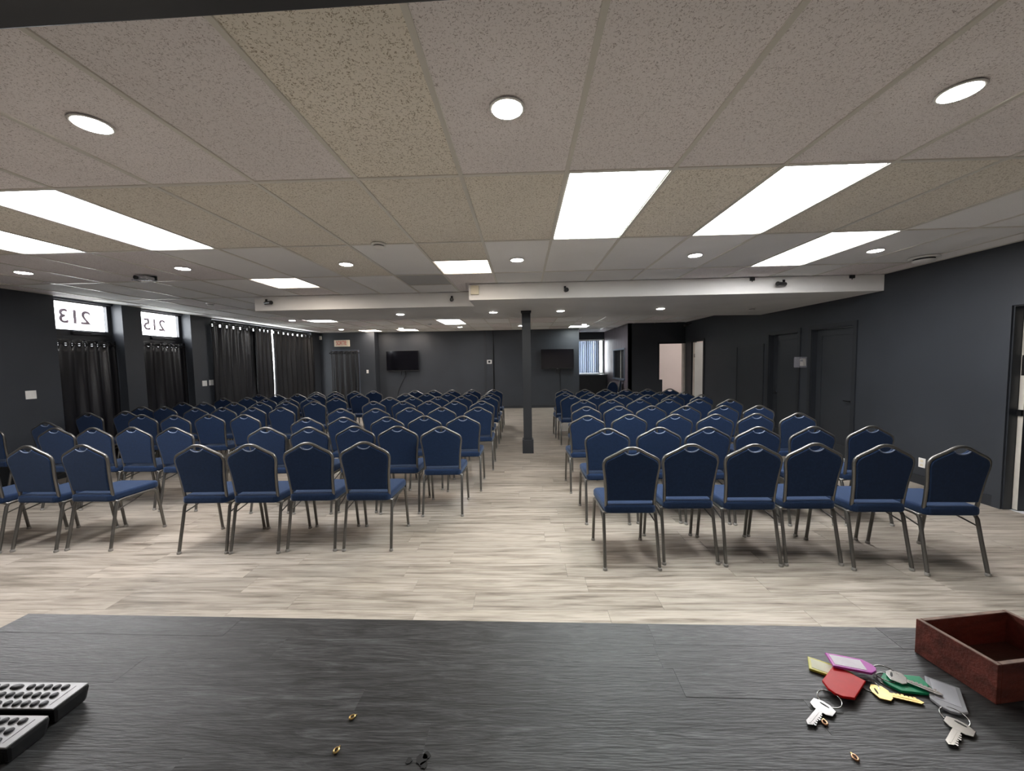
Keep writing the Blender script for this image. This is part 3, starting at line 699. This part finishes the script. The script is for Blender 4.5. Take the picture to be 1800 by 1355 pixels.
MB().box(-6.255, -5.755, 12.60, 12.668, 2.19, 2.405, .006).build('housing', 'sign_cream', sg)
text_mesh('lettering', 'SORTIE', .155, Matrix(((.70, 0, 0, -6.012), (0, 0, -1, 12.5985), (0, 1.25, 0, 2.30), (0, 0, 0, 1))), 'sign_red', .001, sg)
def tv(x0, x1, z0, z1, label, cable):
    yb = YB; t = thing('television', label, 'television', ((x0+x1)/2, yb, z0))
    MB().box(x0, x1, yb-.115, yb-.075, z0, z1, .006).build('body', 'black_plastic', t)
    MB().box(x0+.012, x1-.012, yb-.117, yb-.1151, z0+.03, z1-.012).build('screen', 'screen', t)
    MB().box((x0+x1)/2-.03, (x0+x1)/2+.03, yb-.119, yb-.115, z0+.006, z0+.02).build('badge', 'steel', t)
    MB().box((x0+x1)/2-.25, (x0+x1)/2+.25, yb-.075, yb, z0+.15, z1-.15).build('wall_mount', 'black_metal', t)
    for s_ in (-.05, .11): MB().box((x0+x1)/2+s_-.012, (x0+x1)/2+s_+.012, yb-.10, yb-.075, z0-.13, z0+.02).build('mount_strap', 'black_metal', t)
    MB().tube(smooth_path(cable), .007, 6).build('cable', 'black_plastic', t)
tv(-4.65, -3.54, 1.335, 2.03, 'wall television on the back wall left of the thermostat, its cable trailing left', [(-4.05, YB-.06, 1.36), (-4.03, YB-.02, 1.2), (-4.16, YB-.012, .95), (-4.30, YB-.012, .65), (-4.34, YB-.012, .35)])
tv(.60, 1.71, 1.315, 1.99, 'wall television on the back wall right of the column, its cable hanging straight', [(1.22, YB-.06, 1.34), (1.25, YB-.02, 1.2), (1.26, YB-.012, .8), (1.26, YB-.012, .3)])
t = thing('wall_thermostat', 'small white thermostat on the back wall beside the black pipe', 'thermostat', (-1.14, YB, 1.60))
MB().box(-1.225, -1.06, YB-.03, YB, 1.53, 1.665, .006).build('body', 'white_plastic', t); MB().box(-1.18, -1.105, YB-.0315, YB-.03, 1.565, 1.635).build('display', 'dark_slot', t)
tag(MB().tube([(-1.0, YB-.02, 0), (-1.0, YB-.02, CEIL-.004)], .018, 10).build('wall_pipe', 'black_metal'), 'black vertical pipe up the back wall beside the thermostat', 'pipe')
t = thing('motion_sensor', 'small white motion sensor high in the back left corner', 'sensor', (-6.72, 12.62, 2.50))
MB().box(-6.75, -6.69, 12.60, 12.67, 2.43, 2.55, .012).build('body', 'white_plastic', t); MB().box(-6.742, -6.698, 12.592, 12.602, 2.45, 2.495, .004).build('lens', 'cream_plastic', t)

# ------------------------------------------------------------------ column
t = thing('column', 'black square column with a stepped plinth standing in the aisle', 'column', (.065, 6.62, 0))
MB().box(-.008, .138, 6.55, 6.696, .24, SOF-.03, .003).build('shaft', 'trim_paint', t)
b = MB(); b.box(-.03, .16, 6.527, 6.718, 0, .24, .006); b.build('plinth', 'trim_paint', t)
MB().box(-.022, .152, 6.536, 6.71, SOF-.03, SOF, .004).build('cap', 'trim_paint', t)

# ------------------------------------------------------------------ things on soffit and ceiling
def spot(x, y, z, label, turn, long):
    t = thing('bullet_camera', label, 'camera', (x, y, z), group='small black cameras on the soffit face')
    MB().box(x-.015, x+.015, y-.012, y, z-.0, z+.055, .003).build('bracket', 'black_metal', t)
    L_ = .15 if long else .06
    q = MB().lathe([(.020, 0), (.026, .008), (.026, L_-.015), (.029, L_-.012), (.029, L_), (.018, L_)], (0, 0, 0), 16)
    R_ = Matrix.Rotation(turn, 3, 'Z') @ Matrix.Rotation(PI/2, 3, 'X')
    q.xf(lambda p: R_ @ Vector(p) + Vector((x, y-.045, z-.012)))
    q.build('camera_body', 'black_plastic', t)
    MB().tube([(x, y-.01, z+.02), (x, y-.03, z+.01), (x, y-.045, z-.005)], .007, 6).build('arm', 'black_metal', t)
spot(-3.96, 5.90, 2.565, 'black bullet camera on the soffit face, far left, turned right', math.radians(68), True)
spot(-1.07, 5.90, 2.55, 'black bullet camera on the lower soffit, left of the cream box', math.radians(15), False)
spot(.59, 5.33, 2.55, 'black bullet camera on the soffit face, just right of the column', math.radians(12), False)
spot(3.52, 5.33, 2.565, 'black bullet camera on the soffit face, far right, turned left', math.radians(-70), True)
for x, wd in ((3.10, 'left of the right camera'), (4.41, 'near the right wall')):
    t = thing('cable_clip', 'small black cable clip at the soffit top edge ' + wd, 'clip', (x, 5.33, 2.64))
    MB().box(x-.03, x+.03, 5.305, 5.33, 2.615, 2.658, .004).build('body', 'black_plastic', t); MB().tube([(x, 5.318, 2.62), (x, 5.318, 2.60)], .006, 6).build('cable_stub', 'black_plastic', t)
t = thing('chime_box', 'cream square box at the left end of the right soffit', 'box', (-.645, 5.33, 2.57))
MB().box(-.70, -.59, 5.285, 5.33, 2.515, 2.635, .006).build('cover', 'cream_plastic', t); MB().box(-.69, -.60, 5.3305, 5.329, 2.52, 2.63).build('back_plate', 'white_plastic', t)
def detector(x, y, z, label):
    t = thing('smoke_detector', label, 'detector', (x, y, z), group='ceiling detectors')
    MB().lathe([(.062, 0), (.064, -.012), (.060, -.018)], (x, y, z), 24).build('base', 'white_plastic', t)
    MB().lathe([(.046, -.018), (.046, -.024), (.044, -.026)], (x, y, z), 20).build('vent_band', 'dark_slot', t)
    MB().lathe([(.050, -.026), (.042, -.042), (.020, -.050), (.002, -.051)], (x, y, z), 24).build('dome', 'white_plastic', t)
detector(-1.275, 3.47, CEIL, 'white smoke detector on the ceiling grid left of the middle')
detector(-5.26, 6.39, CEIL, 'small white detector on the ceiling near the door pillars')
detector(-2.53, 10.47, CEIL, 'small white detector on the back ceiling beyond the soffit')
detector(4.0, 6.86, SOF, 'small white detector under the right end of the soffit')
t = thing('round_vent', 'round white ceiling vent beside the right wall', 'vent', (4.47, 4.46, CEIL))
MB().lathe([(.125, 0), (.13, -.008), (.118, -.016), (.10, -.018)], (4.47, 4.46, CEIL), 32).build('outer_ring', 'white_plastic', t)
MB().lathe([(.09, -.018), (.088, -.034)], (4.47, 4.46, CEIL), 28).build('throat', 'dark_slot', t)
MB().lathe([(.098, -.034), (.10, -.038), (.085, -.052), (.03, -.060), (.002, -.061)], (4.47, 4.46, CEIL), 32).build('deflector', 'white_plastic', t)
px_, py_ = -4.37, 4.39
t = thing('projector_mount', 'small silver and black ceiling projector near the left downlights', 'projector', (px_, py_, CEIL))
MB().box(px_-.085, px_+.085, py_+.045, py_+.065, CEIL-.05, CEIL, .003).build('back_plate', 'black_metal', t)
MB().box(px_-.078, px_+.078, py_-.06, py_+.045, CEIL-.055, CEIL-.018, .009).build('body', 'chrome_plastic', t)
MB().lathe([(.018, 0), (.021, .006), (.021, .03), (.012, .03)], (0, 0, 0), 18).xf(lambda p: Vector((px_-.035+p.x, py_-.055-p.z, CEIL-.037+p.y))).build('lens', 'dark_slot', t)
MB().tube([(px_, py_, CEIL), (px_, py_, CEIL-.02)], .014, 10).build('stem', 'chrome_plastic', t)
for x in (px_-.092, px_+.092): MB().box(x-.008, x+.008, py_-.05, py_+.04, CEIL-.066, CEIL-.058, .002).build('side_rail', 'chrome_plastic', t)
MB().box(px_-.10, px_+.10, py_-.062, py_-.05, CEIL-.070, CEIL-.056, .002).build('front_rail', 'chrome_plastic', t)
t = thing('wall_camera', 'dark camera high in the far right corner', 'camera', (4.80, 11.15, 2.56))
q = MB().lathe([(.03, 0), (.035, .02), (.035, .16), (.025, .16)], (0, 0, 0), 14); R_ = Matrix.Rotation(math.radians(-60), 3, 'Z') @ Matrix.Rotation(math.radians(100), 3, 'X')
q.xf(lambda p: R_ @ Vector(p) + Vector((4.72, 11.12, 2.55))).build('camera_body', 'black_plastic', t)
MB().tube([(4.84, 11.18, 2.60), (4.78, 11.15, 2.58), (4.72, 11.12, 2.55)], .01, 6).build('arm', 'black_metal', t)

# ------------------------------------------------------------------ banquet chairs
def back_y(z): return -.175-.060*max(0, (z-.45))/.49
BO = [(.150, .428), (.172, .437), (.181, .475), (.183, .54), (.187, .62), (.194, .70), (.203, .765), (.2055, .800), (.196, .832), (.172, .852), (.110, .884), (.055, .915), (.025, .9265), (0, .9285)]
def make_chair():
    t = thing('banquet_chair', 'x', 'chair')
    path = [(x, z) for x, z in BO]+[(-x, z) for x, z in reversed(BO[:-1])]
    pp = smooth_path([(x, back_y(z), z) for x, z in path], 3)
    MB().tube(pp, .0125, 8).build('back_frame', 'chair_metal', t)
    # pad: outline inside the frame with the hand slot cut into its top edge
    half = [(.0, .515), (.172, .515), (.175, .56), (.179, .62), (.188, .70), (.198, .765), (.200, .797), (.190, .825), (.168, .843), (.108, .874), (.062, .899)]
    notch = [(.052, .899), (.040, .887), (.022, .879), (0, .876)]
    rh = half+notch; poly = rh+[(-x, z) for x, z in reversed(rh[1:-1])]
    pd = MB().prism(poly, -.017, .019, .009, 2)
    pd.xf(lambda p: Vector((p.x, back_y(p.y)+p.z, p.y))); recalc(pd.build('backrest', 'chair_fabric', t))
    nt_ = [(.054, .902)]+notch+[(-x, z) for x, z in reversed(notch[:-1])]+[(-.054, .902)]
    MB().tube(smooth_path([(x, back_y(z)-.012, z-.001) for x, z in nt_], 2), .0052, 6).build('hand_slot_lip', 'slot_trim', t)
    sp = []
    def corner(cx, cy, r, a0, a1, n=5):
        for k in range(n+1):
            a = math.radians(a0+(a1-a0)*k/n); sp.append((cx+r*math.cos(a), cy+r*math.sin(a)))
    corner(.157, .175, .055, 0, 90); corner(-.157, .175, .055, 90, 180); corner(-.150, -.165, .045, 180, 262); corner(.150, -.165, .045, 278, 360)
    se = MB().prism(sp, .418, .482, .020, 3)
    se.xf(lambda p: Vector((p.x, p.y, p.z + (.010*(1-(p.x/.22)**2)*(1-(p.y/.24)**2) if p.z > .45 else 0)))); recalc(se.build('seat', 'chair_fabric', t))
    for s_ in (1, -1):
        MB().tube([(s_*.2045, -.250, .012), (s_*.200, -.205, .22), (s_*.198, -.170, .385), (s_*.197, -.155, .408)], .0125, 8).build('leg', 'chair_metal', t)
        MB().tube([(s_*.206, .240, .012), (s_*.2045, .215, .20), (s_*.203, .192, .365), (s_*.202, .176, .396)], .0125, 8).build('leg', 'chair_metal', t)
        MB().tube(smooth_path([(s_*.197, -.155, .408), (s_*.199, -.12, .414), (s_*.200, .02, .413), (s_*.202, .14, .412), (s_*.202, .176, .396)], 3), .0125, 8).build('side_rail', 'chair_metal', t)
        MB().tube([(s_*.200, -.185, .33), (s_*.19, -.02, .365), (s_*.175, .13, .412)], .0055, 6).build('brace', 'chair_metal', t)
        MB().tube([(s_*.150, -.175, .428), (s_*.17, -.168, .42), (s_*.197, -.155, .408)], .0125, 8).build('frame_joint', 'chair_metal', t)
    for lg, (x, y) in zip([c_ for c_ in t.children if c_.name.startswith('leg')], ((.2045, -.250), (.206, .240), (-.2045, -.250), (-.206, .240))):
        MB().lathe([(.013, 0), (.0165, .002), (.0165, .012), (.014, .022)], (x, y, 0), 12).build('foot_glide', 'foot_plastic', lg, world=False)
    return t
proto = make_chair(); first = [True]
SEATS = {
'A1':[(0.80,3.07),(1.27,3.15),(1.73,3.12),(2.18,3.13),(2.63,3.06),(3.09,2.99)],
'A2':[(0.80,3.88),(1.29,3.90),(1.75,3.87),(2.19,3.85),(2.68,3.83),(3.20,3.82)],
'A3':[(0.75,4.76),(1.26,4.81),(1.78,4.77),(2.23,4.72),(2.70,4.73),(3.18,4.73)],
'A4':[(0.89,5.65),(1.35,5.65),(1.79,5.63),(2.23,5.56),(2.75,5.54),(3.19,5.50)],
'A5':[(1.01,6.58),(1.46,6.55),(1.92,6.55),(2.35,6.49),(2.79,6.42),(3.24,6.35)],
'A6':[(0.90,7.41),(1.38,7.39),(1.82,7.35),(2.27,7.32),(2.72,7.27),(3.21,7.20)],
'A7':[(0.85,8.05),(1.36,8.01),(1.81,7.96),(2.26,7.95),(2.70,7.89),(3.16,7.83)],
'A8':[(0.98,8.97),(1.41,8.91),(1.85,8.86),(2.28,8.79),(2.72,8.75),(3.17,8.68)],
'B1':[(-1.35,3.38),(-1.84,3.38),(-2.31,3.34),(-2.75,3.34)],
'B2':[(-0.86,4.10),(-1.33,4.17),(-1.80,4.21),(-2.27,4.18),(-2.76,4.21)],
'B3':[(-0.75,4.86),(-1.24,4.92),(-1.69,4.88),(-2.24,4.89),(-2.71,4.90)],
'B4':[(-0.67,5.77),(-1.21,5.81),(-1.69,5.83),(-2.18,5.79),(-2.73,5.83)],
'B5':[(-0.71,6.66),(-1.17,6.70),(-1.64,6.77),(-2.09,6.80),(-2.64,6.87)],
'B6':[(-0.69,7.55),(-1.21,7.59),(-1.66,7.59),(-2.17,7.62),(-2.61,7.62)],
'B7':[(-0.70,8.29),(-1.19,8.36),(-1.63,8.41),(-2.10,8.45),(-2.58,8.52)],
'B8':[(-0.70,9.30),(-1.23,9.33),(-1.71,9.35),(-2.16,9.37),(-2.62,9.39)],
'C1':[(-3.82,3.40),(-4.29,3.38),(-4.78,3.36)],
'C2':[(-3.84,4.28),(-4.36,4.33),(-4.80,4.33),(-5.28,4.35)],
'C3':[(-3.80,5.30),(-4.36,5.37),(-4.81,5.33),(-5.38,5.44)],
'C4':[(-3.82,6.12),(-4.33,6.19),(-4.84,6.22),(-5.30,6.23)],
'C5':[(-3.78,7.00),(-4.32,7.04),(-4.78,7.00),(-5.29,7.05)],
'C6':[(-3.70,7.66),(-4.25,7.70),(-4.71,7.73),(-5.15,7.73)],
'C7':[(-3.60,8.49),(-4.19,8.63),(-4.69,8.74),(-5.17,8.83)],
'C8':[(-3.68,9.47),(-4.12,9.44),(-4.57,9.39),(-5.01,9.35)],
'W1':[(-6.01,4.84),(-6.46,4.60)], 'W2':[(-6.10,5.88),(-6.53,5.76)], 'W3':[(-6.09,6.51),(-6.53,6.56)], 'W4':[(-5.96,7.16),(-6.40,7.21)],
'W5':[(-5.86,8.15),(-6.30,8.06)], 'W6':[(-5.63,8.78),(-6.10,8.86)]}
BLOCK = {'A': ('right of the aisle', 'from the aisle', 'chairs right of the aisle'), 'B': ('just left of the aisle', 'from the aisle', 'chairs left of the aisle'),
         'C': ('in the left side block', 'from the room middle', 'chairs in the left side block'), 'W': ('along the left wall', 'out from the room middle', 'chairs along the left wall')}
ROWN = ['front', 'second', 'third', 'fourth', 'fifth', 'sixth', 'seventh', 'last']
rj = random.Random(3)
for L_ in SEATS.values():                        # neighbours in a row stand side by side, never into one another
    for _ in range(30):
        for a in range(len(L_)-1):
            (xa, ya), (xb, yb) = L_[a], L_[a+1]; d = abs(xa-xb)
            if d < .452:
                m = (.4525-d)/2; sg_ = 1 if xa > xb else -1
                L_[a] = (xa+sg_*m, ya); L_[a+1] = (xb-sg_*m, yb)

for key, L_ in SEATS.items():
    blk, rn = key[0], int(key[1]); where, frm, grp = BLOCK[blk]
    for k, (x, y) in enumerate(L_):
        if first[0]: o = proto; first[0] = False
        else: o = copy_tree(proto)
        o.location = (x, y, 0)
        yaw = rj.uniform(-1, 1)
        if key == 'C1': yaw = (-1.5, -1.5, -1.5)[k]
        if blk == 'W': yaw = rj.uniform(-1, 1)
        if key == 'A1': yaw = (0, 0, -.5, 0, -1, -1.5)[k]
        o.rotation_euler = (0, 0, math.radians(yaw))
        rown = ROWN[rn-1] if blk != 'W' else ('front', 'second', 'third', 'fourth', 'fifth', 'last')[rn-1]
        o['label'] = f'navy banquet chair {where}, {rown} row, {ORD[k]} {frm}'
        o['group'] = grp; o['category'] = 'chair'

# two round-backed chairs beside the hatch
def round_chair(loc, rz, label):
    t = thing('round_back_chair', label, 'chair', loc, rz, group='round-backed chairs by the hatch')
    ov = [(.155*math.cos(2*PI*k/28), .70+.225*math.sin(2*PI*k/28)) for k in range(28)]
    by = lambda z: -.17-.05*(z-.45)/.45
    q = MB().prism(ov, -.016, .018, .008); q.xf(lambda p: Vector((p.x, by(p.y)+p.z, p.y))); recalc(q.build('backrest', 'chair_fabric', t, False))
    MB().tube([(x*1.05, by(z), .70+(z-.70)*1.03) for x, z in ov], .010, 6, closed=True).build('back_frame', 'chair_metal', t, False)
    st_ = [(.20*math.cos(2*PI*k/28), .02+.20*math.sin(2*PI*k/28)) for k in range(28)]
    recalc(MB().prism(st_, .42, .475, .015).build('seat', 'chair_fabric', t, False))
    for s_ in (1, -1):
        MB().tube([(s_*.19, -.24, 0), (s_*.17, -.17, .42), (s_*.15, -.175, .55)], .011, 8).build('leg', 'chair_metal', t, False)
        MB().tube([(s_*.19, .21, 0), (s_*.165, .14, .42)], .011, 8).build('leg', 'chair_metal', t, False)
    return t
round_chair((2.64, 11.66, 0), math.radians(4), 'round-backed blue chair with its back to the camera, before the slatted wall')
round_chair((2.86, 12.22, 0), math.radians(64), 'round-backed blue chair turned sideways beneath the service hatch')

# ------------------------------------------------------------------ counter in the foreground
TZ = 1.155
CA = -.0205
def crot(p): return Vector((p.x*math.cos(CA)-p.y*math.sin(CA), p.x*math.sin(CA)+p.y*math.cos(CA), p.z))
ct = thing('bar_counter', 'black stained wood bar counter across the foreground', 'counter', (0, .609, 0), CA)
X0, X1, Y0, Y1 = -.883, 1.25, -.66, 0.0
top = MB().box(X0+.001, X1-.001, Y0+.001, Y1-.001, TZ-.04, TZ-.0035).build('worktop', 'counter_black_wood', ct, False)
MB().box(X0+.04, X1-.04, Y0+.06, Y1-.05, .08, TZ-.04).build('cabinet_body', 'trim_paint', ct, False)
MB().box(X0+.07, X1-.07, Y0+.12, Y1-.09, 0, .08).build('plinth', 'trim_paint', ct, False)
rs = random.Random(12); yy = Y1
while yy > Y0+.005:
    ya = max(yy-.0455, Y0); x = X0
    ln = rs.uniform(.12, .7)
    while x < X1-.001:
        xe = min(x+ln, X1)
        if X1-xe < .08: xe = X1
        dz = rs.uniform(-.00025, .00025)
        MB().box(x+.00006, xe-.00006, ya+.00006, yy-.00006, TZ-.0035, TZ+dz).build('stave', 'counter_black_wood', top, False)
        x = xe; ln = rs.uniform(.35, .85)
    yy = ya
TZ += .0004
# remote controls, running out of the frame at left
def remote(loc, label, rows):
    t = thing('remote_control', label, 'remote', loc, group='remote controls on the counter')
    Lr, W, Hh = .200, .040, .021
    q = MB().box(-Lr, 0, -W/2, W/2, .0, Hh, .004)
    q.xf(lambda p: Vector((p.x+(.004*(p.z/Hh-.5) if p.x > -.1 else 0), p.y*(.86+.14*p.z/Hh), p.z))); q.build('body', 'black_plastic', t, False)
    MB().box(-Lr+.002, -.0005, -W/2+.0010, W/2-.0010, Hh-.001, Hh+.0008, .0006).build('face_plate', 'remote_face', t, False)
    for r, (yb, xs) in enumerate(rows):
        for (xb, wb_) in xs:
            q = MB().lathe([(.9, 0), (1, .3), (.85, .8), (.5, 1.0), (.05, 1.02)], (0, 0, 0), 14)
            q.xf(lambda p: Vector((xb+p.x*wb_, yb+p.y*.0042, Hh+.0006+p.z*.0022))); q.build('button', 'button_rubber', t, False)
    MB().box(-.011, -.0104, -W/2+.006, W/2-.006, Hh+.0008, Hh+.0010).build('groove', 'dark_slot', t, False)
rw = [(.0115, [(-.022-.0115*k, .0042) for k in range(5)]+[(-.0870, .0085), (-.104, .0042), (-.116, .0042), (-.128, .0042), (-.140, .0042), (-.152, .0042), (-.164, .0042)]),
      (-.0005, [(-.022-.0115*k, .0042) for k in range(8)]+[(-.121, .009), (-.140, .0042), (-.152, .0042), (-.164, .0042)]),
      (-.0125, [(-.020-.0115*k, .0042) for k in range(5)]+[(-.083, .0085), (-.102, .0042), (-.114, .0042), (-.128, .006), (-.145, .006), (-.162, .006)])]
remote((-.573, .4395, TZ), 'silver-faced remote control lying farther from the camera at left', rw)
remote((-.567, .3930, TZ), 'silver-faced remote control lying nearest the camera at left', rw)
# wooden tray
def tray():
    t = thing('wooden_tray', 'small open reddish-brown wooden box at the right of the counter', 'box', (.560, .546, TZ), math.radians(8.0))
    Lx, Ly, Hh, th_ = .150, .0865, .050, .0062
    for nm, q in (('side', (0, th_, -Ly, 0)), ('side', (Lx-th_, Lx, -Ly, 0)), ('side', (th_, Lx-th_, -th_, 0)), ('side', (th_, Lx-th_, -Ly, -Ly+th_))):
        pb = MB().box(q[0], q[1], q[2], q[3], 0, Hh, .0008).build(nm, 'box_wood', t, False)
        MB().box(q[0]+.0008, q[1]-.0008, q[2]+.0008, q[3]-.0008, Hh, Hh+.0003).build('worn_edge', 'box_edge', pb, False)
    MB().box(th_, Lx-th_, -Ly+th_, -th_, .001, .006).build('bottom', 'box_wood_inner', t, False)
tray()
# keys with plastic tags
def tag_poly(L_, W): h = W/2; return [(-L_*.5, -h), (L_*.30, -h), (L_*.46, -h*.45), (L_*.5, 0), (L_*.46, h*.45), (L_*.30, h), (-L_*.5, h)]
def key_set(name, label, loc, ang, body, paper, ring=None, key=None, tilt=0., L_=.052, W=.026, lift=0.):
    """tag with its tip pointing along ang; ring=(x,y,r) and key=(x,y,angle,metal) in counter coordinates"""
    t = thing(name, label, 'key tag', (loc[0], loc[1], TZ), group='tagged keys on the counter')
    Rz = Matrix.Rotation(ang, 3, 'Z'); Ry = Matrix.Rotation(tilt, 3, 'Y')
    zb = lift
    def place(m): m.xf(lambda p: Rz @ (Ry @ Vector(p)) + Vector((0, 0, zb))); return m
    place(MB().prism(tag_poly(L_, W), .0002, .0034, .0007)).build('tag_body', body, t, False)
    if paper: place(MB().box(-L_*.44, L_*.24, -W*.36, W*.36, .0034, .0037)).build('paper_label', paper, t, False)
    if ring:
        rx, ry, rr = ring; pts = [Vector((rx-loc[0]+rr*math.cos(2*PI*k/24), ry-loc[1]+rr*math.sin(2*PI*k/24), .0016+zb*.4+.0015*math.sin(2*PI*k/24+1))) for k in range(24)]
        MB().tube(pts, .0008, 6, closed=True).build('ring', 'steel', t, False)
    if key:
        kx, ky, ka, km, kz = key; Rk = Matrix.Rotation(ka, 3, 'Z')
        bow = [(-.011, -.004), (-.007, -.0115), (.004, -.0115), (.0085, -.006), (.0085, .006), (.004, .0115), (-.007, .0115), (-.011, .004)]
        q = MB().prism(bow, 0, .002, .0004); q.box(.008, .036, -.0036, .0030, .0001, .0019); q.box(.010, .036, -.0008, .0006, .0019, .0022)
        for k in range(6): q.box(.012+k*.004, .0145+k*.004, .0030, .0030+.0012*(1+(k*7 % 3)*.5), .0002, .0018)
        q.add([(.036, -.0036, .0001), (.036, .003, .0001), (.040, -.0005, .0001), (.036, -.0036, .0019), (.036, .003, .0019), (.040, -.0005, .0019)], [(0, 1, 2), (3, 5, 4), (0, 2, 5, 3), (1, 4, 5, 2)])
        q.xf(lambda p: Rk @ Vector(p) + Vector((kx-loc[0], ky-loc[1], kz))); kk = q.build('key', km, t, False)
        q = MB().prism([(-.006+.0013*math.cos(a_*PI/6)*1.0, .005*math.sin(a_*PI/6)) for a_ in range(12)], .0020, .0022)
        q.xf(lambda p: Rk @ Vector(p) + Vector((kx-loc[0], ky-loc[1], kz))); q.build('key_slot', 'dark_slot', kk, False)
    return t
key_set('key_tag', 'yellow key tag under the red one, with a brass key', (.414, .508), math.radians(-32), 'tag_yellow', 'label_cream', (.443, .486, .010), (.449, .474, math.radians(-20), 'brass', .0005))
key_set('key_tag', 'green key tag with a steel key lying across it', (.492, .488), math.radians(172), 'tag_green', None, (.474, .494, .011), (.487, .494, math.radians(-42), 'steel', .0042), W=.029)
key_set('key_tag', 'clear grey key tag with a silver key, beside the wooden box', (.522, .469), math.radians(231), 'tag_clear', 'label_grey', (.503, .442, .012), (.494, .429, math.radians(212), 'steel', .0006), L_=.055, W=.031)
key_set('key_tag', 'magenta key tag with a white label, lying on top', (.4425, .511), math.radians(-17), 'tag_pink', 'label_paper', (.478, .501, .013), None, lift=.0075, W=.025)
key_set('key_tag', 'bright red key tag with a silver key at its front', (.407, .483), math.radians(216), 'tag_red', None, (.375, .463, .012), (.358, .452, math.radians(214), 'steel', .0006), lift=.0042, L_=.055, W=.033)
# little brass eyelets lost on the worktop
for (x, y), wd in (((-.215, .435), 'left of the middle, farther'), ((-.215, .395), 'left of the middle, nearer'), ((.348, .394), 'at the front right'), ((.347, .434), 'below the silver key of the red tag')):
    t = thing('brass_eyelet', 'tiny brass eyelet on the counter ' + wd, 'eyelet', (x, y, TZ), random.uniform(0, 3), group='eyelets on the counter')
    MB().tube([(.0032*math.cos(2*PI*k/14), .0024*math.sin(2*PI*k/14), .0010) for k in range(14)], .0011, 6, closed=True).build('eyelet_rim', 'copper' if x > 0 else 'brass', t, False)
    MB().box(.0028, .0056, -.0007, .0008, .0002, .0012).build('bent_tab', 'brass', t, False)

# crusty dark paint spots near the counter's front edge
t = thing('paint_spot', 'crusty black paint spot near the front of the counter', 'stain', (-.117, .387, TZ))
rp = random.Random(5)
for dx, dy, r_ in ((0, 0, .0062), (.0045, .004, .0045), (.004, -.0055, .0042), (-.0135, -.0015, .0035)):
    pl = [(dx+r_*rp.uniform(.75, 1.15)*math.cos(2*PI*k/12), dy+r_*rp.uniform(.75, 1.15)*math.sin(2*PI*k/12)) for k in range(12)]
    MB().prism(pl, 0, .0005).build('paint_blob', 'dark_slot', t, False)
